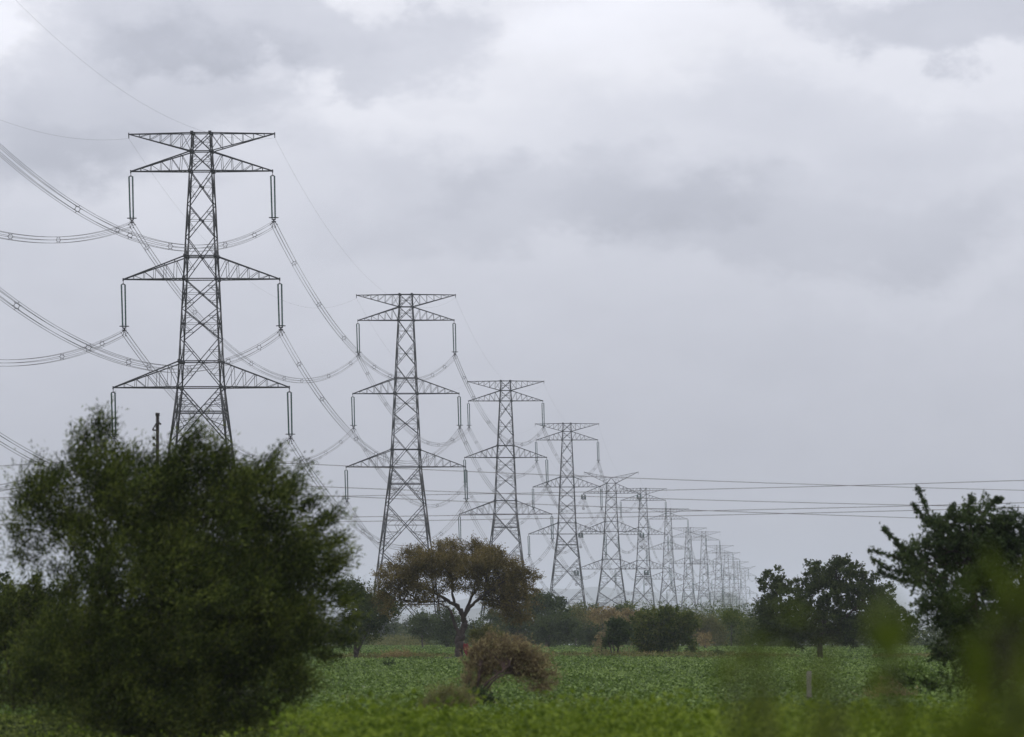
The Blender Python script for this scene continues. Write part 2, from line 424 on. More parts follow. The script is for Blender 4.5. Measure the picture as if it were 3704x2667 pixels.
def build_pylon(parent, kind):
    parts = {}
    if kind == 'S':
        lv = [(5.47, 1.30), (2.85, 1.40), (0, 1.60), (-4.83, 1.83), (-9.55, 2.05), (-15.5, 2.33), (-19.8, 2.53), (-24.1, 2.73), (-31, 3.05),
              (-38.9, 4.0), (-49, 5.2), (-60, 6.53), (-68.5, 7.55)]
        chords = [(5.47, 1.30), (2.85, 1.40), (0, 1.60), (-12.2, 2.17), (-15.5, 2.33), (-27.3, 2.88), (-31, 3.05), (-34.6, 3.48), (-60, 6.53)]
        arms = [((10.2, 0), (1.60, 0), (1.40, 2.85)), ((11.25, -15.5), (2.33, -15.5), (2.17, -12.2)), ((12.65, -31), (3.05, -31), (2.88, -27.3))]
        peak = ((10.5, 5.35), (1.40, 2.85), (1.30, 5.47)); z0 = BASE_S; brk = 8
    else:
        lv = [(3.9, 1.75), (0, 1.95), (-3.7, 2.12), (-7.5, 2.3), (-15, 2.7), (-22.1, 3.25), (-29.7, 3.8), (-38.6, 5.0), (-46, 6.3), (-BASE_T, 8.6)]
        chords = [(3.9, 1.75), (0, 1.95), (-11, 2.45), (-15, 2.7), (-26, 3.52), (-29.7, 3.8), (-46, 6.3)]
        arms = [((10.9, 0), (1.95, 0), (1.75, 3.9)), ((12.0, -15), (2.7, -15), (2.45, -11)), ((13.7, -29.7), (3.8, -29.7), (3.52, -26))]
        peak = ((10.6, 8.3), (1.75, 3.9), (0.25, 6.1)); z0 = BASE_T; brk = 6
    zs = np.array([0, 0, z0])
    # legs: four corner angles from foot to top
    for k in range(4):
        segs = []
        for n in range(len(lv) - 1):
            p, q = frame_pts(*lv[n])[k] + zs, frame_pts(*lv[n + 1])[k] + zs
            segs.append((p, q, .17 if n < 3 else .21 if n < brk else .28))
        f = frame_pts(*lv[-1])[k] + zs
        mb = MB().bars(segs); mb.box(f + (0, 0, .1), (1.1, 1.1, .9))
        mb.build('leg', M['steel'], parent)
    # bracing: one part per face
    for k in range(4):
        k2 = (k + 1) % 4; segs = []; plates = []
        for n in range(len(lv) - 1):
            u, l = frame_pts(*lv[n]), frame_pts(*lv[n + 1])
            h = lv[n][0] - lv[n + 1][0]
            if n == len(lv) - 2:
                c = lerp(u[k], u[k2], .5) + zs
                segs += [(l[k] + zs, c, .17), (l[k2] + zs, c, .17)]
                for t in (.3, .6):
                    for pk in (k, k2):
                        g = lerp(l[pk] + zs, c, t); q = lerp(l[pk], u[pk], t) + zs
                        segs += [(g, q, .09), (q, lerp(l[pk] + zs, c, t - .3 + .02), .09)]
                continue
            c = x_panel(segs, l[k] + zs, l[k2] + zs, u[k] + zs, u[k2] + zs, .115 if n < brk else .15, .055 if n < brk else .065, n >= brk)
            if 2 <= n < brk: plates.append(c)
        for z, w in chords:
            p = frame_pts(z, w); segs.append((p[k] + zs, p[k2] + zs, .15))
        if kind == 'T':
            p = frame_pts(3.9, 1.75); segs += [(p[k] + zs, np.array((0, 0, 6.1)) + zs, .16)]
        mb = MB().bars(segs)
        for c in plates: mb.box(c, (.34, .34, .36))
        for z, w in chords[:7]:
            mb.box(frame_pts(z, w)[k] + zs, (.42, .42, .5))
        mb.build('bracing', M['steel'], parent)
    for tip, rb, rt in arms:
        for sx in (-1, 1):
            s = arm_segs(sx, (tip[0], tip[1] + z0), (rb[0], rb[1] + z0), (rt[0], rt[1] + z0), 5, .17, .062)
            MB().bars(s).build('cross_arm', M['steel'], parent)
    for sx in (-1, 1):
        tip, rb, rt = peak
        s = arm_segs(sx, (tip[0], tip[1] + z0), (rb[0], rb[1] + z0), (rt[0], rt[1] + z0), 5, .14, .06, True)
        s.append((np.array((sx * tip[0], 0, tip[1] + z0)), np.array((sx * tip[0], 0, tip[1] + z0 - .6)), .12))
        MB().bars(s).build('earth_wire_arm', M['steel'], parent)
ORD = ['nearest', 'second', 'third', 'fourth', 'fifth', 'sixth', 'seventh', 'eighth', 'ninth', 'tenth', 'eleventh', 'twelfth', 'thirteenth']
def copy_tree(src, name=None):
    c = src.copy(); COL.objects.link(c)
    for ch in src.children:
        d = ch.copy(); COL.objects.link(d); d.parent = c
        for g in ch.children:
            e = g.copy(); COL.objects.link(e); e.parent = d
    return c
protoS = empty('pylon'); build_pylon(protoS, 'S')
protoT = empty('pylon'); build_pylon(protoT, 'T')
PYL = []
usedS = usedT = False
for i, (D, H) in enumerate(TOW):
    if i in TENSION:
        r = copy_tree(protoT) if usedT else protoT; usedT = True
        what = 'grey angle pylon with upswept earth wire arms'
    else:
        r = copy_tree(protoS) if usedS else protoS; usedS = True
        what = 'tall grey lattice pylon with flat top arms'
    r.location = tower_loc(i); r.rotation_euler = (0, 0, RZ)
    pos = {0: 'nearest and tallest of the row', 12: 'last and faintest of the row'}.get(i, ORD[i] + ' along the row from the camera')
    set_tag(r, what + ', ' + pos, 'pylon', 'pylons marching away in a row')
    PYL.append(r)
def tmat(i):
    return Matrix.Translation(Vector(tower_loc(i))) @ Matrix.Rotation(RZ, 4, 'Z')
LEV = {'S': [(10.2, 0), (11.25, -15.5), (12.65, -31)], 'T': [(10.9, 0), (12.0, -15), (13.7, -29.7)]}
def tip_local(i, lev, sx):
    k = 'T' if i in TENSION else 'S'; t = LEV[k][lev]
    return Vector((sx * t[0], 0, t[1] + (BASE_T if k == 'T' else BASE_S) - .2))

# ------------------------------------------------------------------ insulators
def disc_string(p0, p1, n, R, seg=8):
    """a string of cap-and-pin discs from p0 to p1"""
    p0, p1 = np.array(p0, float), np.array(p1, float); L = np.linalg.norm(p1 - p0); d = (p1 - p0) / L
    ref = np.array([0, 1., 0]) if abs(d[1]) < .9 else np.array([1., 0, 0])
    u = np.cross(d, ref); u /= np.linalg.norm(u); v = np.cross(d, u)
    prof = []
    for k in range(n):
        z = L * k / n; h = L / n
        prof += [(z, R * .62), (z + h * .35, R * .7), (z + h * .5, R), (z + h * .72, R * .8), (z + h * .8, R * .62)]
    prof.append((L, R * .3))
    a = np.arange(seg) * 2 * math.pi / seg
    V = np.array([p0 + d * z + r * (math.cos(t) * u + math.sin(t) * v) for z, r in prof for t in a])
    m = len(prof)
    i = np.arange(m - 1)[:, None] * seg; j = np.arange(seg)[None]
    return V, np.stack([i + j, i + (j + 1) % seg, i + seg + (j + 1) % seg, i + seg + j], -1).reshape(-1, 4)
ATT = Vector((.18, 0, -7.45))                             # tip -> centre of the six-wire bundle
def build_suspension(parent, detail):
    tilt = .028
    fit = MB(); gl = []
    fit.bars([((0, 0, .05), (0, 0, -.45), .08), ((-.28, 0, -.5), (.28, 0, -.5), .09), ((-.26, 0, -.5), (0, 0, -.35), .06), ((.26, 0, -.5), (0, 0, -.35), .06)])
    ring = MB(); yoke = MB(); clamp = MB()
    for s in (-1, 1):
        gl.append(disc_string((s * .26, 0, -.52), (s * .22 + .16, 0, -6.65), 36 if detail else 14, .16))
        if detail: ring.ring((s * .26 + .16, 0, -6.5), .40, .06)
    yoke.bars([((-.3 + .17, 0, -6.75), (.3 + .17, 0, -6.75), .15), ((.17, 0, -6.7), (.18, 0, -7.0), .16), ((-.2 + .17, 0, -6.75), (.18, 0, -7.0), .06), ((.2 + .17, 0, -6.75), (.18, 0, -7.0), .06)])
    for k in range(6):
        a = k * math.pi / 3
        e = np.array((.18 + .46 * math.cos(a), 0, -7.45 + .46 * math.sin(a)))
        clamp.bars([((.18, 0, -7.0), e, .08)]); clamp.box(e, (.13, .6, .14))
    if detail:
        fit.build('hanger_link', M['fitting'], parent)
        for V, Q in gl: link_mesh('disc_string', make_mesh('disc_string', V, Q, M['glass']), parent)
        ring.build('grading_ring', M['fitting'], parent)
        yoke.build('yoke_plate', M['fitting'], parent); clamp.build('bundle_clamp', M['fitting'], parent)
    else:
        gm = MB()
        for V, Q in gl: gm.add(V, Q)
        gm.build('disc_string', M['glass'], parent)
        yoke.add(np.vstack(fit.V), np.vstack(fit.Q)).add(np.vstack(clamp.V), np.vstack(clamp.Q)).build('hardware', M['fitting'], parent)
TL = 7.2
def build_tension(parent, sgn):
    """four parallel strings pulled along the line, away from the arm tip"""
    gl = MB()
    for sx in (-.62, .62):
        for dz_ in (-.35, .35):
            gl.add(*disc_string((sx, sgn * .7, -.75 + dz_), (sx, sgn * (TL - .9), -1.75 + dz_), 24, .19))
    ends = []
    for y_, z_ in ((.7, -.75), (TL - .9, -1.75)):
        f = MB().bars([((-.75, sgn * y_, z_ - .35), (.75, sgn * y_, z_ - .35), .12), ((-.75, sgn * y_, z_ + .35), (.75, sgn * y_, z_ + .35), .12),
                       ((-.62, sgn * y_, z_ - .45), (-.62, sgn * y_, z_ + .45), .12), ((.62, sgn * y_, z_ - .45), (.62, sgn * y_, z_ + .45), .12)])
        ends.append(f)
    ends[0].bars([((0, 0, 0), (-.4, sgn * .7, -.7), .1), ((0, 0, 0), (.4, sgn * .7, -.7), .1)])
    ends[1].bars([((-.6, sgn * (TL - .9), -1.75), (0, sgn * TL, -1.8), .1), ((.6, sgn * (TL - .9), -1.75), (0, sgn * TL, -1.8), .1)])
    gl.build('disc_string', M['glass'], parent)
    for f in ends: f.build('yoke_plate', M['fitting'], parent)
def build_jumper(parent):
    jm = MB(); sp = MB()
    for k in range(4):
        a = math.pi / 4 + k * math.pi / 2
        t = np.linspace(-1, 1, 17)
        y = t * TL; z = -1.8 - 4.2 * (1 - t ** 4)
        jm.tube(np.stack([.38 * math.cos(a) + 0 * t, y, z + .38 * math.sin(a)], 1), .03, 5, False)
    for y in (-3, 3): sp.ring((0, y, -1.8 - 4.2 * (1 - (y / TL) ** 4)), .4, .05, 'y', 8, 4)
    jm.build('jumper_wire', M['wire'], parent); sp.build('spacer', M['fitting'], parent)
LN, SN = ['upper', 'middle', 'lower'], {-1: 'left', 1: 'right'}
protoI = empty('insulator_string'); build_suspension(protoI, True)
protoF = empty('insulator_string'); build_suspension(protoF, False)
protoTa = empty('tension_insulator'); build_tension(protoTa, -1)
protoTb = empty('tension_insulator'); build_tension(protoTb, 1)
protoJ = empty('jumper_loop'); build_jumper(protoJ)
used = set()
def place(proto, loc):
    r = proto if proto.name not in used else copy_tree(proto)
    used.add(proto.name)
    r.location = loc; r.rotation_euler = (0, 0, RZ); return r
for i in range(13):
    for lev in range(3):
        for sx in (-1, 1):
            w = tmat(i) @ tip_local(i, lev, sx)
            at = '%s %s arm of the %s pylon' % (LN[lev], SN[sx], ORD[i])
            if i in TENSION:
                r = place(protoTa, w); set_tag(r, 'green glass tension insulators facing the camera on ' + at, 'insulator', 'tension insulators on the angle pylons')
                r = place(protoTb, w); set_tag(r, 'green glass tension insulators facing away on ' + at, 'insulator', 'tension insulators on the angle pylons')
                r = place(protoJ, w); set_tag(r, 'slack jumper wires looping below ' + at, 'jumper wire', 'jumper loops on the angle pylons')
            else:
                r = place(protoI if i < 4 else protoF, w)
                set_tag(r, 'twin green glass insulator string under ' + at, 'insulator', 'insulator strings hanging from the pylon arms')

# ------------------------------------------------------------------ conductors
def attach(i, lev, sx, side):
    """bundle end at pylon i; side -1 = towards the camera, +1 = away"""
    if i == -1:                                             # the pylon out of the frame on the left
        D = 480.0; t = LEV['S'][lev]
        m = Matrix.Translation(Vector((LINE_A + LINE_B * D, D, 0))) @ Matrix.Rotation(RZ, 4, 'Z')
        return m @ (Vector((sx * t[0], 0, t[1] + BASE_S - .2 - ((1.6, .9, .2)[lev] if sx > 0 else 0))) + ATT)
    p = tip_local(i, lev, sx)
    return tmat(i) @ (p + (Vector((0, side * TL, -1.8)) if i in TENSION else ATT))
def span_pts(a, b, sag, n):
    t = np.linspace(0, 1, n)[:, None]
    p = np.array(a) + (np.array(b) - np.array(a)) * t
    p[:, 2] -= 4 * sag * (t * (1 - t))[:, 0]
    return p
lat = np.array((math.cos(RZ), math.sin(RZ), 0))
WR = .025
hexa = [(0.46 * math.cos(k * math.pi / 3), .46 * math.sin(k * math.pi / 3)) for k in range(6)]
def spacer_mb(p):
    mb = MB(); ri = .29
    for k in range(6):
        a, b = k * math.pi / 3 , (k + 1) * math.pi / 3
        A = p + lat * ri * math.cos(a) + np.array((0, 0, ri * math.sin(a))); B = p + lat * ri * math.cos(b) + np.array((0, 0, ri * math.sin(b)))
        C = p + lat * .5 * math.cos(a) + np.array((0, 0, .5 * math.sin(a)))
        mb.bars([(A, B, .055), (A, C, .055)])
    return mb
for i in range(-1, 12):
    for lev in range(3):
        for sx in (-1, 1):
            a, b = attach(i, lev, sx, 1), attach(i + 1, lev, sx, -1)
            L = (Vector(b) - Vector(a)).length
            sag = 12.2 * (L / 426.0) ** 2
            if i == -1 and sx > 0: sag += (1.0, .6, .2)[lev]
            name = 'conductor_bundle'
            r = empty(name, a)
            frm = 'left picture edge' if i == -1 else ORD[i] + ' pylon'
            set_tag(r, 'six wire bundle on the %s %s arms, %s to %s pylon' % (LN[lev], SN[sx], frm, ORD[i + 1]), 'power line', 'six wire conductor bundles of the pylon line')
            n = 48 if i < 3 else 30
            P0 = span_pts((0, 0, 0), b - a, sag, n)
            near = i < 4
            tot = MB()
            for ox, oz in hexa:
                mb = MB() if near else tot
                mb.tube(P0 + lat * ox + np.array((0, 0, oz)), WR, 4, False)
                if near: mb.build('wire', M['wire'], r)
            ns = max(2, int(round(L / 52.0)))
            for k in range(ns):
                t = (k + .5 + .16 * math.sin(k * 2.3 + i + lev * 1.7 + sx)) / ns
                q = np.array(b - a) * t; q[2] -= 4 * sag * t * (1 - t)
                if near: spacer_mb(q).build('spacer', M['fitting'], r)
                else:
                    mb = spacer_mb(q); tot.add(np.vstack(mb.V), np.vstack(mb.Q))
            if not near: tot.build('wire', M['wire'], r)
def earth_att(i, sx):
    if i == -1:
        D = 480.0
        return Matrix.Translation(Vector((LINE_A + LINE_B * D, D, 0))) @ Matrix.Rotation(RZ, 4, 'Z') @ Vector((sx * 10.5, 0, BASE_S + 5.35 - .6))
    k = i in TENSION
    return tmat(i) @ Vector((sx * (10.6 if k else 10.5), 0, (BASE_T + 8.3 if k else BASE_S + 5.35) - .6))
for i in range(-1, 12):
    for sx in (-1, 1):
        a, b = earth_att(i, sx), earth_att(i + 1, sx)
        L = (Vector(b) - Vector(a)).length
        mb = MB().tube(span_pts((0, 0, 0), b - a, 10.2 * (L / 426.0) ** 2, 48), .011 if i < 4 else .013, 4, False)
        o = mb.build('earth_wire', M['wire']); o.location = a
        frm = 'left picture edge' if i == -1 else ORD[i] + ' pylon'
        set_tag(o, 'thin single earth wire on the %s arm tips, %s to %s pylon' % (SN[sx], frm, ORD[i + 1]), 'earth wire', 'earth wires along the tops of the pylons')

# ------------------------------------------------------------------ local lines and their pole
POLE_PX, POLE_D = 568, 260.0
def wire_px(name, pts, D0, x0, D1, x1, rad, label, xr, group):
    c = np.polyfit([p[0] for p in pts], [p[1] for p in pts], min(2, len(pts) - 1))
    xx = np.linspace(xr[0], xr[1], 40)
    inv = 1 / D0 + (xx - x0) * (1 / D1 - 1 / D0) / (x1 - x0)
    W = np.array([P(x, np.polyval(c, x), 1 / v) for x, v in zip(xx, inv)])
    o = MB().tube(W - W[0], rad, 5, False).build(name, M['line']); o.location = W[0]
    set_tag(o, label, 'wire', group)
    return W
LR = .0135
G1, G2 = 'wires strung right from the dark pole', 'wires crossing behind them, rising to the right'
poleY = [1652, 1735, 1768]
wire_px('overhead_wire', [(568, 1652), (1200, 1682), (1788, 1710), (2266, 1730), (3704, 1774)], 260, 568, 324, 4200, LR, 'upper of three wires sloping down right from the dark pole', (568, 4300), G1)
wire_px('overhead_wire', [(568, 1735), (1200, 1763), (1788, 1785), (2399, 1804), (3704, 1836)], 260, 568, 324, 4200, LR, 'middle of three wires sloping down right from the dark pole', (568, 4300), G1)
wire_px('overhead_wire', [(568, 1768), (1200, 1794), (1788, 1818), (2485, 1846), (3320, 1874)], 260, 568, 324, 4200, LR, 'lower of three wires sloping down right from the dark pole', (568, 4300), G1)
wire_px('overhead_wire', [(-700, 1728), (0, 1686), (568, 1652)], 260, 568, 324, 4200, LR, 'upper wire from the dark pole out past the left edge', (-800, 568), 'wires strung left from the dark pole')
wire_px('overhead_wire', [(-700, 1806), (75, 1767), (568, 1735)], 260, 568, 324, 4200, LR, 'middle wire from the dark pole out past the left edge', (-800, 568), 'wires strung left from the dark pole')
wire_px('overhead_wire', [(-700, 1838), (75, 1797), (568, 1768)], 260, 568, 324, 4200, LR, 'lower wire from the dark pole out past the left edge', (-800, 568), 'wires strung left from the dark pole')
wire_px('overhead_wire', [(0, 1806), (1200, 1795), (2409, 1774), (3095, 1756), (3704, 1738)], 360, -400, 265, 4200, LR, 'upper of three wires rising gently across to the right edge', (-600, 4300), G2)
wire_px('overhead_wire', [(75, 1882), (1200, 1871), (2200, 1855), (2558, 1849), (3294, 1830), (3704, 1819)], 360, -400, 265, 4200, LR, 'middle of three wires rising gently across to the right edge', (-600, 4300), G2)
wire_px('overhead_wire', [(75, 1899), (1200, 1888), (2246, 1871), (2843, 1858), (3294, 1847), (3704, 1836)], 360, -400, 265, 4200, LR, 'lower of three wires rising gently across to the right edge', (-600, 4300), G2)

s = F / POLE_D
pb = P(POLE_PX, 2300, POLE_D); pb[2] = 0
top = P(POLE_PX, 1494, POLE_D)[2]
r = empty('utility_pole', pb)
set_tag(r, 'dark slender utility pole with side bracket rising behind the big left bush', 'utility pole')
mb = MB()
mb.tube([(.02, 0, -.3), (0, 0, 4), (0, 0, 8), (0, 0, top - .12)], [.12, .095, .08, .07], 10)
mb.box((0, 0, top - .07), (.17, .17, .14))
mb.build('shaft', M['poleiron'], r)
def h_at(y): return P(POLE_PX, y, POLE_D)[2]
mb = MB().bars([((.06, -.05, h_at(1525)), (-.05, -.05, h_at(1548)), .09), ((-.05, -.05, h_at(1532)), (-.21, -.05, h_at(1556)), .05), ((-.21, -.05, h_at(1556)), (-.03, -.05, h_at(1557)), .06), ((.02, -.05, h_at(1528)), (.15, -.05, h_at(1536)), .07)])
mb.build('bracket', M['poleiron'], r)
for y in (1585, 1608, 1652, 1735, 1768):
    mb = MB().bars([((0, 0, h_at(y) - .06), (-.16, 0, h_at(y) - .05), .045)])
    mb.tube([(-.15, 0, h_at(y) - .07), (-.15, 0, h_at(y)), (-.15, 0, h_at(y) + .05), (-.15, 0, h_at(y) + .07)], [.04, .055, .05, .02], 8)
    mb.build('pin_insulator', M['poleiron'], r)

# ------------------------------------------------------------------ vegetation
def leaf_quads(c, d, ln, wd, r):
    """one pointed leaf quad per centre c along direction d"""
    n = len(c)
    u = np.cross(d, r.normal(size=(n, 3))); u /= np.linalg.norm(u, axis=1)[:, None] + 1e-9
    nrm = np.cross(d, u)
    a = c - d * ln[:, None] * .5; e = c + d * ln[:, None] * .5 + nrm * (ln * r.uniform(-.25, .25, n))[:, None]
    m = c + nrm * (ln * .08)[:, None]
    V = np.stack([a, m + u * wd[:, None] * .5, e, m - u * wd[:, None] * .5], 1).reshape(-1, 3)
    return V, np.arange(n * 4).reshape(-1, 4)
def unit(v): return v / (np.linalg.norm(v, axis=-1, keepdims=True) + 1e-9)

def tree(name, label, cat, D, base, stems, lobes, lm, bark='bark', n=900, k=12, leaf=(.12, .05), twig=.6, bias=(0, 0, .35), depth=1.0,
         group=None, conv=1.0, gap=.15, shell=.55, off=(0, 0), shoots=(), plumes=(), flat=1.0, clus=(.5, 9), align=.8, seed=0, clump=.9, twigs=.35, limbs=4, droop=0.0, lrad=.05, spread=.8, z0=None):
    """base, stems and lobes are given in photograph pixels (times conv, plus off) at distance D"""
    r = np.random.default_rng(1000 + seed)
    s = F / D
    def W(x, y, dy=0.0):
        p = P(x * conv + off[0], y * conv + off[1], D); p[1] += dy; return p
    b = W(*base)
    zg = float(gz(D)) if z0 is None else z0
    root = empty(name, (b[0], D, zg)); O = np.array((b[0], D, zg))
    set_tag(root, label, cat, group)
    tb = MB()
    joints = []
    for st in stems:                                      # [(x, y, radius in m, depth offset), ...]
        pts = np.array([W(q[0], q[1], q[3] if len(q) > 3 else 0) for q in st]); rad = np.array([q[2] for q in st])
        m = 5 * (len(pts) - 1) + 1
        t = np.linspace(0, len(pts) - 1, m)
        # smooth the drawn limb a little and roughen it
        PP = np.stack([np.interp(t, np.arange(len(pts)), pts[:, c]) for c in range(3)], 1)
        for _ in range(2):
            PP[1:-1] = (PP[:-2] + 2 * PP[1:-1] + PP[2:]) / 4
        RR = np.interp(t, np.arange(len(pts)), rad)
        PP[1:-1] += r.normal(size=(m - 2, 3)) * RR[1:-1, None] * .22
        if st is stems[0] or abs(st[0][1] - base[1]) < 3: PP[0][2] = min(PP[0][2], zg - .05)
        tb.tube(PP - O, RR * (1 + .1 * r.normal(size=m)), 7)
        joints += list(PP[m // 3:])
    joints = np.array(joints)
    # crown sprays
    A = np.array([[l[2] * l[3] for l in lobes]], float).ravel() ** .8
    A *= np.array([l[4] if len(l) > 4 else 1.0 for l in lobes])
    cnt = np.maximum(3, (n * A / A.sum()).astype(int))
    ns = Noise(clump); nd = Noise(.8)
    Cs, Ds = [], []
    for l, c in zip(lobes, cnt):
        dyo = (r.uniform(-.5, .5) * l[2] * conv / s * depth)
        ctr = W(l[0], l[1], dyo); rx, rz = l[2] * conv / s, l[3] * conv / s; ry = .5 * (rx + rz) * depth
        d = unit(r.normal(size=(max(3, int(c * 1.15 / clus[1])), 3)))
        q = r.uniform(0, 1, len(d))
        rad = 1 - shell * q ** 1.4
        rad *= 1 + .16 * nd(d * 2.2 + ctr)
        p = ctr + d * np.array((rx, ry, rz)) * rad[:, None]
        o = unit(d / np.array((rx, ry, rz)))
        keep = ns(p) > -1.3 + gap * 3.0 * rad ** 2
        p, o = p[keep], o[keep]
        if len(p) == 0: continue
        po = unit(r.normal(size=(len(p), clus[1], 3)) + o[:, None] * .7 + np.array((0, 0, .25)))
        cr = clus[0] * r.uniform(.5, 1.25, (len(p), 1, 1))
        Cs.append((p[:, None] + po * cr * np.array((1, 1, .7)) * r.uniform(.35, 1, (len(p), clus[1], 1))).reshape(-1, 3))
        Ds.append(unit(o[:, None] * .5 + po).reshape(-1, 3))
        # inner limbs from the stems to this lobe
        near = joints[np.argsort(((joints - ctr) ** 2).sum(1))[:max(3, len(joints) // 6)]]
        for q in range(limbs):
            if len(p) == 0: break
            e = lerp(ctr, p[r.integers(len(p))], r.uniform(.5, .95)); a = near[r.integers(len(near))]
            L = np.linalg.norm(e - a)
            t = np.linspace(0, 1, 6)[:, None]
            bow = np.array((0, 0, .16 * L)) * np.sin(t * math.pi) * r.uniform(-.3, 1)
            pp = a + (e - a) * t + bow + r.normal(size=(6, 3)) * L * .03 * np.sin(t * math.pi)
            tb.tube(pp - O, np.linspace(min(lrad, .03 * L + .01), .25 * lrad, 6), 5, False)
    for (x0_, y0_, x1_, y1_, r0_, n_) in plumes:          # feathery sprays running out of the crown
        dyo = r.uniform(-.5, .5) * 60 * conv / s * depth
        a, e = W(x0_, y0_, dyo), W(x1_, y1_, dyo)
        t = r.uniform(0, 1, n_) ** .8
        p = a + (e - a) * t[:, None] + r.normal(size=(n_, 3)) * ((r0_ * (1 - t) + 2.0) * conv / s)[:, None] * np.array((.6, .9, .6))
        Cs.append(p); Ds.append(np.repeat(unit(e - a)[None], n_, 0) * 1.2)
        tb.tube(np.array([a, lerp(a, e, .5) + r.normal(size=3) * .04, e]) - O, [lrad * .5, lrad * .3, .006], 4)
    C = np.vstack(Cs); Dv = np.vstack(Ds)
    for sh in shoots:                                     # leafy single shoots that stick out of the outline
        pts = np.array([W(*q) for q in sh]); m = 26
        t = np.linspace(0, len(pts) - 1, m)
        PP = np.stack([np.interp(t, np.arange(len(pts)), pts[:, c]) for c in range(3)], 1)
        tb.tube(PP - O, np.linspace(.03, .008, m), 5, False)
        C = np.vstack([C, PP]); Dv = np.vstack([Dv, unit(np.gradient(PP, axis=0))])
    S = len(C)
    sd_ = unit(Dv * spread + np.array(bias) + r.normal(size=(S, 3)) * .45)
    sd_[:, 2] *= flat
    sd_[:, 2] -= droop * r.uniform(0, 1, S); sd_ = unit(sd_)
    Lg = twig * r.uniform(.45, 1.25, S)
    if len(shoots): Lg[-26 * len(shoots):] *= .2
    if twigs > 0:
        pick = np.nonzero(r.uniform(size=S) < twigs)[0]
        tw = max(.005, lrad * .12)
        segs = [(C[q] - sd_[q] * Lg[q] * .4 - O, C[q] + sd_[q] * Lg[q] * .9 - O, tw) for q in pick]
        tb.bars(segs)
    tb.build('trunk', M[bark], root)
    t = r.uniform(0, 1, (S, k))
    side = unit(np.cross(sd_, r.normal(size=(S, 3))))
    wob = r.normal(size=(S, k, 3)) * (twig * .13)
    c = C[:, None] + sd_[:, None] * (Lg[:, None] * t)[..., None] + wob
    c[..., 2] -= (droop * .3 * Lg[:, None] * t ** 2)
    ld = unit(sd_[:, None] * align + r.normal(size=(S, k, 3)) * .55)
    sz = r.uniform(.6, 1.3, S * k)
    V, Q = leaf_quads(c.reshape(-1, 3), ld.reshape(-1, 3), leaf[0] * sz, leaf[1] * sz * r.uniform(.8, 1.2, S * k), r)
    tint = np.clip(np.repeat(r.normal(.5, .12, S), k) + r.normal(0, .16, S * k), 0, 1)
    me = make_mesh('crown', V - O, Q, LM[lm], False, tint)
    link_mesh('crown', me, root)
    return root

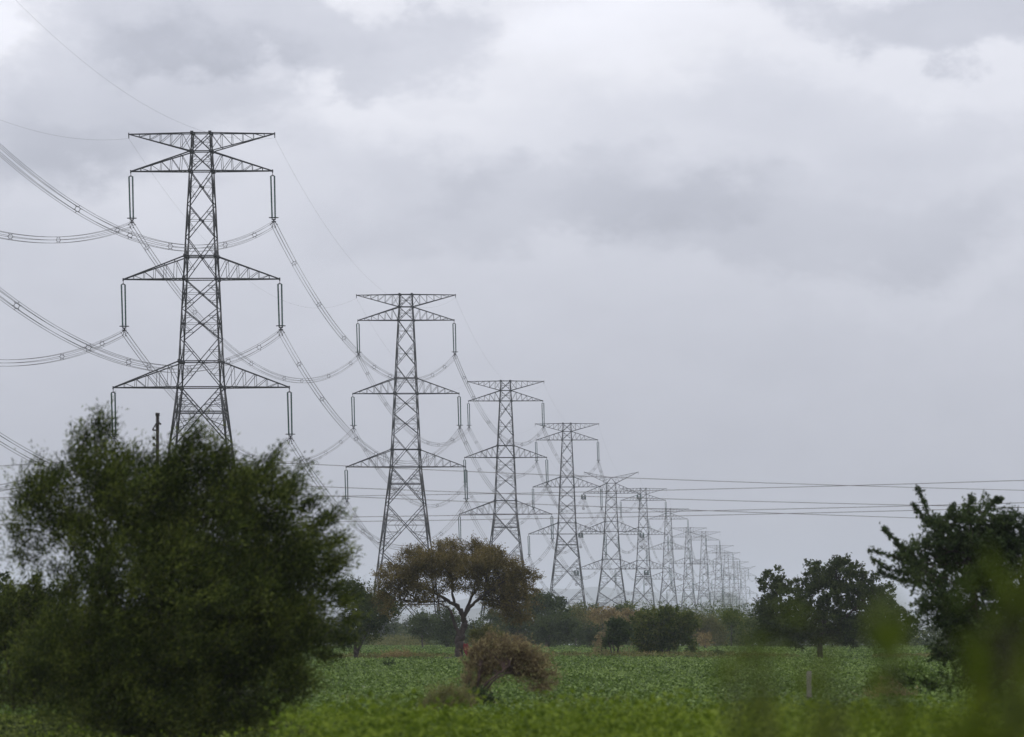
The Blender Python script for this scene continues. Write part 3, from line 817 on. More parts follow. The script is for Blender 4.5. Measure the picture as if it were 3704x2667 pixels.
# --- big thorn bush, lower left
tree('thorn_bush', 'huge dark feathery bush filling the lower left, pylon behind it', 'bush', 130, (310, 1664),
     [[(330, 1668, .13, .3), (335, 1580, .11, .7), (300, 1450, .08, 1.3), (240, 1330, .05, 1.4), (215, 1150, .03, 1.2)],
      [(285, 1668, .12), (278, 1560, .10, .4), (262, 1480, .07, .6), (230, 1380, .05, .9)],
      [(372, 1668, .12), (380, 1550, .10, .2), (430, 1430, .08, .6), (520, 1300, .06, .8), (590, 1180, .03, 1)],
      [(440, 1668, .08), (445, 1560, .07, .5), (500, 1460, .05, .9), (560, 1360, .03, 1.1)],
      [(345, 1668, .10, .2), (362, 1560, .08, .8), (390, 1330, .05, 1.2), (430, 1120, .03, .9)]],
     [(216, 1055, 32, 38), (345, 1090, 55, 40), (372, 1055, 36, 34, .7), (165, 1195, 46, 34, .7), (330, 1160, 90, 60), (470, 1160, 90, 60), (190, 1088, 46, 44), (140, 1125, 54, 48), (96, 1150, 30, 40, .8), (285, 1115, 80, 62), (405, 1080, 52, 50), (440, 1040, 26, 28, .6),
      (515, 1112, 66, 48), (595, 1120, 46, 38), (640, 1180, 44, 38), (660, 1232, 44, 38), (625, 1290, 80, 70), (655, 1335, 52, 48),
      (255, 1215, 90, 78), (420, 1225, 190, 110), (545, 1240, 120, 95), (400, 1320, 220, 100), (255, 1385, 110, 68), (540, 1385, 145, 76), (660, 1395, 46, 42),
      (340, 1450, 185, 70, 1.5), (540, 1465, 90, 50, 1.4), (180, 1400, 64, 50), (410, 1500, 130, 42, 1.6), (255, 1495, 70, 40, 1.3), (330, 1570, 150, 40, .8), (470, 1570, 90, 40, .8), (180, 1480, 70, 40), (150, 1460, 90, 60), (120, 1540, 90, 50, .8), (200, 1570, 90, 46, .8), (640, 1440, 60, 50), (600, 1500, 60, 50, .8), (330, 1610, 140, 36, .7), (470, 1605, 110, 36, .7), (570, 1540, 66, 38, .8), (330, 1330, 170, 95, 1.3), (545, 1335, 130, 76, 1.3)],
     'thorn', n=21000, k=13, leaf=(.105, .026), twig=.55, align=1.3, spread=.6, bias=(.62, 0, .55), depth=.95, conv=K, gap=.24, shell=.6, seed=1, clump=.62, twigs=.12, limbs=6, lrad=.026, clus=(.50, 28),
     plumes=[(x - 8 - (x - cx_) * f, y + 16 - (y - cy_) * f, x - 12, y + 18, r_ * .85, int(n_ * .8)) for x, y, cx_, cy_, f, r_, n_ in [
        (226, 912, 215, 1050, .7, 16, 60), (238, 925, 225, 1050, .6, 14, 40), (190, 945, 200, 1060, .7, 18, 55), (165, 968, 190, 1070, .7, 18, 50), (262, 985, 250, 1080, .6, 14, 40), (290, 1000, 285, 1090, .6, 16, 45),
        (320, 1012, 300, 1110, .6, 16, 45), (128, 1035, 160, 1110, .6, 18, 50), (95, 1025, 140, 1110, .7, 16, 45), (58, 1045, 130, 1120, .7, 18, 60), (45, 1075, 110, 1130, .7, 14, 45), (48, 1110, 110, 1140, .6, 14, 40),
        (30, 1155, 110, 1160, .6, 14, 45), (45, 1185, 110, 1170, .5, 12, 35), (36, 1222, 110, 1170, .5, 10, 35), (58, 1240, 120, 1190, .5, 9, 30), (100, 1200, 160, 1190, .5, 14, 40), (118, 1255, 190, 1230, .5, 12, 40), (150, 1290, 220, 1290, .6, 12, 40),
        (385, 1000, 390, 1090, .7, 14, 40), (420, 952, 410, 1070, .7, 16, 55), (445, 945, 425, 1050, .7, 16, 50), (468, 962, 430, 1060, .7, 14, 45), (500, 985, 450, 1080, .7, 14, 45), (495, 1010, 450, 1090, .6, 16, 40), (535, 1022, 490, 1110, .6, 16, 45),
        (565, 1030, 510, 1120, .6, 16, 45), (612, 1004, 555, 1110, .6, 13, 60), (600, 1030, 550, 1120, .6, 14, 45), (640, 1048, 570, 1130, .6, 14, 45), (668, 1042, 590, 1120, .6, 14, 55), (655, 1080, 590, 1140, .6, 14, 45),
        (695, 1098, 620, 1150, .6, 14, 50), (742, 1132, 650, 1170, .6, 13, 60), (720, 1145, 640, 1180, .6, 13, 45), (755, 1185, 670, 1210, .6, 12, 50), (764, 1222, 670, 1230, .55, 12, 55), (738, 1250, 670, 1250, .5, 14, 45),
        (745, 1290, 680, 1290, .5, 14, 45), (772, 1318, 690, 1320, .55, 14, 55), (776, 1360, 690, 1350, .5, 14, 45), (770, 1405, 690, 1390, .5, 14, 45), (730, 1445, 660, 1410, .5, 14, 40), (690, 1500, 600, 1450, .5, 16, 40), (650, 1530, 560, 1470, .5, 16, 40),
        (600, 1570, 520, 1480, .5, 18, 40), (250, 1560, 270, 1450, .5, 22, 45), (330, 1590, 340, 1470, .5, 24, 50), (470, 1590, 470, 1480, .5, 24, 50), (560, 1590, 520, 1480, .4, 24, 40), (160, 1500, 200, 1400, .5, 20, 40)]])
tree('thorn_bush', 'dark scrubby bush at the left edge, left of the huge feathery bush', 'bush', 172, (70, 1625),
     [[(70, 1628, .06), (72, 1520, .05), (60, 1420, .03)], [(85, 1628, .05), (105, 1500, .04, .4), (130, 1400, .025, .5)], [(40, 1628, .05), (25, 1520, .04, -.3), (10, 1420, .02)]],
     [(30, 1345, 45, 42), (75, 1370, 55, 45), (125, 1340, 42, 38), (60, 1430, 80, 50), (10, 1390, 60, 50), (130, 1430, 70, 50), (30, 1500, 80, 50), (110, 1510, 70, 50), (-60, 1420, 60, 80), (20, 1570, 80, 40, .7), (90, 1580, 70, 34, .6)],
     'thorn', n=4600, k=11, leaf=(.12, .038), twig=.5, bias=(.2, 0, .5), conv=K, gap=.2, seed=2, clump=.5, lrad=.03, clus=(.3, 9),
     shoots=[[(45, 1330), (60, 1300), (82, 1275)], [(95, 1320), (84, 1290), (80, 1278)]])
tree('leafy_tree', 'dark broad leaved tree peeping in at the left edge', 'tree', 320, (-30, 1545),
     [[(-30, 1546, .16), (-25, 1450, .12), (-20, 1360, .08)]],
     [(-10, 1330, 46, 42), (-50, 1310, 60, 50), (10, 1365, 36, 30), (-40, 1380, 70, 50)],
     'deep', n=900, k=12, leaf=(.24, .14), twig=.5, conv=K, gap=.1, seed=3)

# --- umbrella acacia in the field
Ax = lambda x, y: (1150 + x * .4697, 1900 + y * .4697)
def A_(pts): return [Ax(p[0], p[1]) + tuple(p[2:]) for p in pts]
tree('acacia_tree', 'olive brown umbrella acacia standing alone in the middle of the field', 'tree', 504, Ax(1078, 1085),
     [A_([(1078, 1090, .42), (1085, 1000, .36), (1090, 900, .34), (1105, 820, .32)]),
      A_([(1105, 830, .26), (1135, 760, .26), (1122, 690, .24), (1075, 630, .18, .2), (990, 570, .14, .4), (880, 515, .10, .5), (770, 450, .06, .6), (680, 390, .03, .6)]),
      A_([(1085, 850, .16), (1060, 780, .14), (1035, 690, .11, -.4), (1010, 640, .08, -.5), (930, 600, .05, -.7)]),
      A_([(1125, 700, .18), (1165, 640, .16, -.3), (1235, 570, .12, -.6), (1330, 500, .09, -.8), (1440, 430, .05, -1)]),
      A_([(1140, 660, .13), (1180, 560, .10, .4), (1250, 450, .08, .7), (1260, 380, .04, .9)]),
      A_([(1050, 605, .12), (1035, 520, .09, -.2), (1045, 430, .07, -.4), (1000, 330, .04)]),
      A_([(1235, 570, .09), (1380, 580, .07, -.5), (1500, 640, .04, -.6)]),
      A_([(1010, 585, .08), (900, 590, .05, .3), (720, 585, .045, .4), (570, 580, .03, .4)])],
     [Ax(*l[:2]) + tuple(v * .4697 for v in l[2:4]) + tuple(l[4:]) for l in
      [(590, 385, 105, 48), (760, 235, 62, 44), (700, 310, 130, 55), (880, 290, 120, 70), (1000, 215, 105, 62), (1180, 200, 115, 60), (1310, 260, 110, 65),
       (1000, 340, 200, 70), (1210, 330, 210, 75), (1420, 350, 130, 75), (1540, 410, 95, 65), (1480, 480, 150, 80), (1600, 510, 60, 55, .6), (1400, 560, 120, 55),
       (1530, 600, 100, 70), (1480, 700, 90, 70, .6), (1570, 690, 60, 60, .5), (800, 410, 160, 55), (660, 450, 110, 45), (560, 520, 75, 50, .8), (520, 610, 55, 45, .5),
       (860, 620, 90, 30, .5), (720, 600, 70, 30, .4), (1180, 450, 150, 50, .6), (960, 440, 130, 45, .7), (1330, 500, 110, 50, .6), (760, 520, 130, 40, .6)]],
     'acacia', 'bark', n=7600, k=12, leaf=(.16, .06), twig=.7, bias=(0, 0, .3), depth=1.25, gap=.19, shell=.6, flat=.45, clus=(.8, 18), plumes=[Ax(a, b) + Ax(c, d) + (9, 26) for a, b, c, d in [(600, 400, 478, 388), (640, 330, 556, 300), (740, 260, 688, 196), (800, 230, 778, 186), (960, 220, 930, 150), (1060, 190, 1040, 140), (1180, 190, 1200, 126), (1290, 230, 1330, 200), (1440, 320, 1500, 290), (1540, 380, 1625, 372), (1600, 410, 1692, 402), (1580, 480, 1680, 510), (560, 520, 490, 560), (600, 560, 520, 660)]], seed=4, clump=.8, twigs=.2, limbs=5, lrad=.05)

# --- tree behind the big bush
Bx = lambda x, y: (1250 + x * .18375, 2150 + y * .18375)
def B_(pts): return [Bx(p[0], p[1]) + tuple(p[2:]) for p in pts]
tree('thorn_tree', 'dark spreading tree with forked trunk between big bush and acacia', 'tree', 545, Bx(200, 1325),
     [B_([(200, 1330, .24), (205, 1200, .2), (190, 1080, .16), (200, 900, .12), (260, 500, .08)]), B_([(215, 1180, .15), (300, 1000, .12, .3), (420, 750, .09, .5), (560, 400, .05, .6)])],
     [(1330, 2165, 50, 36), (1375, 2185, 48, 34), (1290, 2180, 60, 45), (1335, 2225, 55, 34), (1400, 2205, 42, 28), (1300, 2265, 48, 34), (1350, 2270, 34, 26, .7), (1270, 2300, 34, 40), (1250, 2140, 40, 30), (1340, 2310, 14, 24, .3)],
     'hedge', n=1900, k=12, leaf=(.2, .09), twig=.7, depth=1.1, gap=.15, seed=5, clump=1.0, bias=(.15, 0, .25))

# --- leaning dry bush
Cx = lambda x, y: (1500 + x * .26455, 2250 + y * .26455)
def C_(pts): return [Cx(p[0], p[1]) + tuple(p[2:]) for p in pts]
def CL(ls): return [Cx(*l[:2]) + tuple(v * .26455 for v in l[2:4]) + tuple(l[4:]) for l in ls]
tree('leaning_bush', 'straw brown bush leaning right on slanted stems in front of the acacia', 'bush', 188, Cx(790, 1275),
     [C_([(800, 1280, .085), (815, 1080, .07, -.2), (900, 930, .06, -.4), (1030, 790, .045, -.6), (1170, 690, .03, -.5), (1300, 600, .03, -.5)]),
      C_([(850, 1280, .05), (880, 1060, .045, -.3), (990, 910, .035, -.5), (1120, 760, .028, -.6), (1260, 700, .022, -.4), (1480, 720, .016, 0), (1640, 780, .02, .3), (1720, 880, .012, .3)]),
      C_([(780, 1280, .045), (790, 1050, .04, -.1), (880, 800, .03, -.3), (900, 600, .02, -.4)])],
     CL([(880, 480, 100, 100, .8), (1010, 400, 120, 90), (1180, 350, 120, 70), (1330, 370, 120, 70), (1440, 440, 120, 80), (1560, 520, 110, 80), (1660, 620, 80, 70, .8), (1020, 560, 150, 70),
         (1250, 500, 170, 80), (1450, 590, 140, 60), (850, 620, 80, 80, .6), (1330, 630, 160, 45, .5), (900, 740, 90, 90, .6), (850, 900, 70, 100, .7), (1080, 680, 120, 60, .6), (1400, 680, 170, 40, .5), (1650, 760, 90, 70, .5)]),
     'dry', 'bark_red', n=1250, k=9, leaf=(.11, .026), twig=.4, bias=(.3, 0, .15), depth=1.0, gap=.3, shell=.7, seed=6, clump=.3, twigs=.75, limbs=8, lrad=.016, droop=.4, clus=(.16, 9), align=1.0,
     plumes=[Cx(840 + (a - 840) * f, 1000 + (b - 1000) * f) + Cx(a, b) + (13, 30) for a, b, f in [(690, 720, .4), (705, 560, .5), (760, 420, .5), (800, 330, .55), (900, 255, .55), (1000, 215, .6), (1120, 200, .6), (1250, 200, .6), (1400, 230, .6),
        (1520, 295, .6), (1640, 365, .6), (1760, 450, .62), (1850, 570, .65), (1890, 700, .68), (1850, 840, .7), (1740, 890, .8), (720, 880, .3), (690, 1020, .2), (980, 1060, .2), (760, 1120, .2), (920, 1160, .3)]])
tree('weed_clump', 'dark leafy weeds round the foot of the leaning bush', 'weeds', 187, Cx(830, 1285),
     [C_([(820, 1285, .02), (825, 1180, .015)]), C_([(880, 1285, .02), (890, 1190, .015)]), C_([(760, 1285, .02), (750, 1200, .012)])],
     CL([(770, 1150, 80, 110), (880, 1180, 100, 95), (820, 1080, 70, 70), (960, 1200, 90, 70, .6)]),
     'deep', n=420, k=10, leaf=(.12, .05), twig=.25, seed=7, gap=.05, clump=.3, lrad=.012)
tree('grass_tuft', 'pale dry grass tuft left of the leaning bush foot', 'grass tuft', 184, Cx(420, 1330),
     [C_([(420, 1335, .01), (430, 1200, .008)]), C_([(250, 1335, .01), (300, 1200, .008)])],
     CL([(480, 1150, 190, 130), (280, 1240, 150, 90), (600, 1230, 110, 90), (420, 1270, 240, 70)]),
     'straw', n=800, k=9, leaf=(.2, .016), twig=.4, seed=8, gap=.05, clump=.4, bias=(.4, 0, .9), spread=.3, lrad=.01)
tree('olive_shrub', 'yellowish shrub beside the acacia trunk, above the leaning bush', 'shrub', 420, Cx(900, 610),
     [C_([(900, 615, .05), (910, 400, .04), (930, 200, .02)]), C_([(940, 615, .05), (1000, 400, .04), (1080, 250, .02)])],
     CL([(860, 240, 90, 90), (970, 160, 120, 90), (1050, 220, 120, 90), (940, 340, 150, 90), (1120, 260, 80, 80), (920, 460, 110, 80)]),
     'olive', n=1000, k=10, leaf=(.16, .05), twig=.35, seed=9, gap=.15, clump=.6, lrad=.02, clus=(.25, 8))

# --- pair of trees right of centre
Dx = lambda x, y: (2000 + x * .36747, 2000 + y * .36747)
def D_(pts): return [Dx(p[0], p[1]) + tuple(p[2:]) for p in pts]
def DL(ls): return [Dx(*l[:2]) + tuple(v * .36747 for v in l[2:4]) + tuple(l[4:]) for l in ls]
tree('small_tree', 'small dark tree on three thin stems, left of the big field bush', 'tree', 560, Dx(605, 1065),
     [D_([(600, 1070, .1), (605, 980, .08), (590, 900, .06), (580, 800, .04)]), D_([(632, 1070, .1), (640, 960, .08, .2), (660, 850, .05, .3), (680, 740, .03, .3)]), D_([(578, 1070, .07), (575, 960, .06, -.2), (550, 880, .04, -.3)])],
     DL([(610, 720, 42, 62), (680, 740, 66, 70), (600, 800, 80, 60), (690, 810, 70, 62), (560, 860, 56, 46), (650, 870, 66, 40), (730, 720, 36, 52, .6), (745, 800, 34, 50, .6)]),
     'deep', n=1000, k=12, leaf=(.2, .1), twig=.35, seed=10, gap=.2, clump=.8, clus=(.28, 8))
tree('dry_shrub', 'sparse brownish shrub leaning against the small dark tree', 'shrub', 565, Dx(470, 1065),
     [D_([(480, 1070, .04), (475, 950, .03), (490, 850, .02)])],
     DL([(480, 860, 42, 50), (465, 940, 40, 60), (500, 1000, 50, 40), (700, 960, 60, 50, .5)]), 'dry', n=330, k=9, leaf=(.16, .05), twig=.4, seed=11, gap=.2, clump=.5, lrad=.015)
FB = tree('field_bush', 'large dense round bush with mixed light and dark green leaves in the field', 'bush', 565, Dx(1130, 1050),
     [D_([(1130, 1055, .26), (1140, 940, .22), (1150, 820, .15), (1200, 700, .08)]), D_([(1080, 1055, .16), (1070, 920, .14), (1000, 780, .1), (950, 680, .05)]), D_([(890, 1055, .1), (900, 940, .08), (880, 800, .05)])],
     DL([(860, 700, 78, 66), (950, 640, 80, 62), (1040, 620, 80, 60), (1180, 610, 66, 52), (1260, 660, 80, 50), (1000, 740, 150, 90), (1190, 740, 150, 80), (1340, 700, 66, 62), (900, 840, 80, 100),
         (1050, 880, 130, 110), (1280, 780, 84, 70), (1320, 880, 42, 74, .9), (1130, 880, 80, 100), (960, 980, 80, 50), (880, 990, 50, 46, .6)]),
     'mid', n=3200, k=12, leaf=(.19, .095), twig=.45, seed=12, gap=.17, clump=1.0, limbs=4, shell=.6, clus=(.6, 22), plumes=[Dx(a, b) + Dx(c, d) + (7, 20) for a, b, c, d in [(1000, 640, 985, 555), (1180, 600, 1145, 550), (1200, 600, 1215, 570), (1300, 660, 1410, 650), (1330, 690, 1425, 720), (1320, 840, 1375, 960), (870, 690, 785, 650), (900, 660, 830, 610)]])

# --- right-hand trees
tree('broad_tree', 'dark round headed tree with two crowns, left of the near right tree', 'tree', 505, (1812, 1472),
     [[(1812, 1474, .26), (1818, 1430, .22), (1822, 1390, .18), (1835, 1340, .1), (1850, 1290, .05)], [(1820, 1420, .15), (1790, 1380, .1, .3), (1730, 1340, .06, .4), (1705, 1300, .03, .4)], [(1822, 1400, .14), (1880, 1360, .1, -.3), (1930, 1310, .05, -.4)]],
     [(1706, 1290, 26, 22), (1700, 1330, 28, 32), (1760, 1310, 44, 36), (1740, 1355, 62, 46), (1820, 1275, 48, 32), (1860, 1260, 32, 22), (1880, 1290, 60, 40), (1940, 1300, 38, 26), (1950, 1335, 34, 34),
      (1840, 1330, 80, 50), (1900, 1360, 60, 44), (1800, 1385, 72, 38), (1740, 1395, 48, 28), (1870, 1400, 60, 30), (1692, 1375, 24, 24, .7), (1700, 1400, 28, 20), (1770, 1410, 60, 18), (1850, 1412, 70, 16), (1955, 1365, 44, 44), (1985, 1385, 40, 40), (1960, 1405, 50, 24)],
     'hedge', n=8200, k=12, leaf=(.19, .10), twig=.4, conv=K, clus=(.45, 12), shell=.7, seed=13, gap=.02, clump=1.0, limbs=5, depth=1.0)
tree('thorny_tree', 'near dark tree at the right edge with spiky shoots on its left', 'tree', 160, (2182, 1645),
     [[(2185, 1648, .15), (2178, 1560, .13), (2165, 1490, .12), (2160, 1380, .10), (2150, 1250, .06), (2150, 1130, .03)],
      [(2168, 1500, .09), (2220, 1420, .07, .4), (2260, 1320, .05, .6), (2290, 1200, .03, .7)],
      [(2162, 1420, .07), (2100, 1330, .05, -.4), (2040, 1260, .03, -.6)],
      [(2172, 1540, .08), (2250, 1480, .06, -.4), (2340, 1400, .04, -.6)]],
     [(2150, 1180, 58, 60), (2100, 1195, 52, 52), (2210, 1175, 50, 50), (2250, 1200, 48, 55), (2060, 1250, 55, 48), (2130, 1260, 95, 75), (2230, 1270, 80, 80), (2310, 1240, 80, 110), (2090, 1320, 75, 65),
      (2180, 1350, 120, 80), (2280, 1360, 90, 90), (2100, 1400, 66, 55, .8), (2200, 1440, 110, 60), (2290, 1460, 80, 60), (2120, 1480, 60, 45, .5), (2240, 1510, 70, 40, .4), (2370, 1330, 90, 140)],
     'deep', 'bark', n=8200, k=10, leaf=(.105, .052), twig=.3, conv=K, seed=14, gap=.24, clump=.42, clus=(.36, 16), limbs=8, lrad=.03, twigs=.3, bias=(-.1, 0, .3),
     shoots=[[(2075, 1180), (2052, 1130), (2042, 1100), (2032, 1082)], [(2060, 1165), (2035, 1135), (2025, 1118)], [(2030, 1235), (1990, 1205), (1965, 1180), (1958, 1172)], [(2020, 1250), (1975, 1232), (1925, 1218)],
             [(2020, 1270), (1970, 1262), (1932, 1240)], [(2130, 1150), (2150, 1115), (2152, 1103)], [(2100, 1150), (2112, 1120)], [(2180, 1140), (2200, 1110), (2216, 1108)], [(2040, 1255), (2000, 1225), (1985, 1200)],
             [(2015, 1285), (1980, 1280), (1950, 1268)]])

# --- hedgerow and far trees: (x, y, rx, ry, base y, D, leaf, trunk?) in photograph pixels
Ex = lambda x, y: (1750 + x * .22046, 2080 + y * .22046)
HEDGE = [
    ('broad_tree', 'dark tall hedgerow tree with big leaf clumps, just right of the acacia crown', 1970, 2190, [(0, 0, 46, 34), (34, 8, 28, 24), (-40, 4, 36, 30), (10, 34, 60, 30), (48, 22, 18, 14), (-20, -22, 24, 16)], 2346, 880, 'deep', (.34, .2), 900),
    ('umbrella_tree', 'wide low dark tree whose trunk shows, below the tall hedgerow tree', 1998, 2270, [(0, -14, 66, 28), (-38, 6, 40, 30), (44, 6, 46, 32), (0, 20, 70, 30), (70, 14, 30, 24)], 2345, 860, 'hedge', (.3, .12), 1500),
    ('round_tree', 'small round dark tree at the right end of the wide low one', 2132, 2298, [(0, -8, 30, 20), (14, 8, 24, 24), (-18, 10, 22, 22)], 2344, 855, 'hedge', (.28, .12), 500),
    ('hedge_bush', 'yellow green hedgerow crown behind the wide low dark tree', 2085, 2240, [(0, 0, 48, 20), (-30, 10, 30, 22), (34, 14, 40, 26)], 2342, 960, 'olive', (.3, .14), 700),
    ('hedge_bush', 'rusty brown flowering crown left of the rusty crown with a dark tip', 2182, 2232, [(0, 0, 40, 22), (-26, 14, 34, 24), (26, 12, 34, 24), (0, 34, 60, 30)], 2342, 950, 'brown', (.3, .14), 800),
    ('hedge_bush', 'rusty brown flowering crown just behind the big field bush', 2292, 2236, [(0, 0, 28, 22), (-30, 12, 30, 20), (20, 20, 34, 26), (0, 40, 60, 30)], 2342, 955, 'brown', (.3, .14), 650),
    ('hedge_tree', 'green treetop rising behind the left rusty crown', 2110, 2212, [(0, 0, 40, 12), (-44, 4, 30, 12), (36, 2, 20, 16), (0, 30, 70, 30)], 2340, 1080, 'mid', (.36, .2), 600),
    ('hedge_tree', 'green treetop between the two rusty crowns', 2255, 2212, [(0, 0, 36, 12), (26, -6, 14, 14), (0, 26, 50, 26)], 2340, 1085, 'mid', (.36, .2), 450),
    ('dark_thicket', 'blue black thicket right behind the acacia trunk', 1770, 2272, [(0, -10, 60, 44), (50, 10, 46, 44), (-46, 14, 34, 40), (90, 6, 40, 40)], 2348, 930, 'hedge', (.34, .16), 1100),
    ('dark_thicket', 'dark thicket between the acacia drooping side and the wide low tree', 1868, 2270, [(0, -14, 50, 40), (-30, 14, 46, 40), (36, 18, 40, 40)], 2347, 915, 'hedge', (.34, .16), 900),
    ('tall_tree', 'tree with a thin bare trunk seen under the acacia left side', 1527, 2268, [(0, -14, 36, 26), (-24, 8, 26, 26), (24, 8, 30, 24), (4, 24, 30, 16)], 2354, 830, 'hedge', (.26, .12), 700),
    ('twin_tree', 'dark tree on two trunks left of the acacia trunk', 1615, 2275, [(0, -30, 34, 34), (-20, 0, 30, 36), (22, 6, 34, 40), (16, 34, 22, 22)], 2350, 850, 'hedge', (.28, .13), 900),
    ('far_tree', 'hazy blue green far tree in the gap left of the acacia', 1392, 2270, [(0, 0, 40, 26), (-34, 10, 30, 20), (40, 2, 30, 28)], 2316, 1750, 'hedge', (.5, .25), 700),
    ('slim_tree', 'slim dark columnar tree standing in the gap left of the acacia', 1424, 2292, [(0, -24, 8, 14), (-2, 0, 7, 18), (0, 18, 7, 16)], 2330, 1250, 'hedge', (.3, .14), 140),
    ('far_tree', 'pale far tree filling the gap at the left of the thin trunked tree', 1462, 2290, [(0, 0, 24, 16), (26, 8, 22, 14), (-22, 8, 20, 12)], 2322, 1600, 'mid', (.5, .25), 300),
    ('grey_thicket', 'grey green thicket just right of the big field bush', 2545, 2285, [(0, -22, 36, 26), (40, -6, 38, 30), (-30, 0, 30, 34), (20, 22, 60, 28)], 2346, 900, 'olive', (.32, .14), 900),
    ('round_tree', 'round green treetop standing out right of the grey thicket', 2645, 2252, [(0, -14, 26, 22), (-22, 6, 24, 24), (24, 10, 26, 24), (0, 34, 56, 34)], 2344, 930, 'mid', (.34, .18), 900),
    ('hedge_bush', 'low green hedgerow crown left of the broad two crowned tree', 2720, 2285, [(0, -18, 34, 22), (36, -8, 30, 26), (-10, 14, 50, 32), (60, 10, 50, 34)], 2345, 920, 'mid', (.32, .16), 900),
    ('dark_thicket', 'dark thicket at the foot of the broad two crowned tree', 2790, 2318, [(0, 0, 60, 26), (60, 0, 60, 28), (120, 4, 60, 26)], 2344, 890, 'hedge', (.3, .13), 800),
    ('hedge_bush', 'green hedgerow crown between the two right trees', 3090, 2290, [(0, 0, 60, 40), (80, 6, 60, 40), (160, 8, 70, 44), (-70, 10, 60, 36)], 2344, 900, 'mid', (.32, .16), 1000),
    ('hedge_bush', 'green hedgerow crown far behind the near right tree', 3420, 2300, [(0, 0, 90, 40), (120, 6, 90, 40), (230, 0, 90, 44)], 2344, 910, 'hedge', (.32, .16), 900),
    ('field_sapling', 'little brown topped sapling in front of the grey thicket', 2552, 2318, [(-4, -6, 9, 7), (8, 0, 9, 6)], 2345, 800, 'brown', (.26, .1), 70),
    ('dark_thicket', 'dark tree line half hidden behind the big left bush', 1180, 2290, [(0, 0, 60, 40), (-80, 4, 70, 44), (-180, 10, 80, 44)], 2346, 900, 'hedge', (.34, .16), 900),
    ('dark_thicket', 'dark tree line glimpsed under the left edge bush', 60, 2320, [(0, 0, 90, 30), (140, 4, 90, 30), (-100, 0, 60, 34)], 2346, 900, 'hedge', (.34, .16), 700),
    ('hedge_tree', 'pale green treetop right behind the big field bush', 2440, 2240, [(0, 0, 40, 24), (50, 14, 36, 22), (-50, 14, 36, 26)], 2342, 1000, 'olive', (.34, .16), 500),
]
for n_, (nm, lb, x, y, lob, by, D, lm, leaf, cnt) in enumerate(HEDGE):
    rr = random.Random(n_)
    tr = {'umbrella_tree': .3, 'tall_tree': .14, 'twin_tree': .2, 'slim_tree': .1}.get(nm, .14)
    dx0 = {'umbrella_tree': -16, 'round_tree': 0, 'tall_tree': 0}.get(nm, rr.uniform(-6, 6))
    z0 = float(gz(D)); ybase = HOR + (CAMZ - z0) * F / D
    stems = [[(x + dx0, ybase + 1, tr), (x + dx0 + 1, by - 14 if by - 14 < ybase else ybase - 10, tr * .85), (x + dx0 * .4, y + 14, tr * .5), (x, y - 4, tr * .25)]]
    if nm in ('twin_tree', 'dark_thicket'):
        stems.append([(x + dx0 + 1, ybase + 1, tr * .8), (x + dx0 + 7, ybase - 12, tr * .6), (x + 22, y + 8, tr * .3)])
    tree(nm, lb, 'tree' if 'tree' in nm else 'thicket' if 'thicket' in nm else 'sapling' if 'sapling' in nm else 'bush', D, (x + dx0, ybase), stems,
         [(x + l[0], y + l[1], l[2], l[3]) for l in lob], lm, 'bark_grey', n=cnt, k=8, leaf=leaf, twig=.9, seed=100 + n_, gap=.12, clump=1.6, limbs=2, twigs=.15, lrad=.06, depth=1.0, clus=(1.0, 14),
         group='trees and bushes of the hedgerow beyond the field')
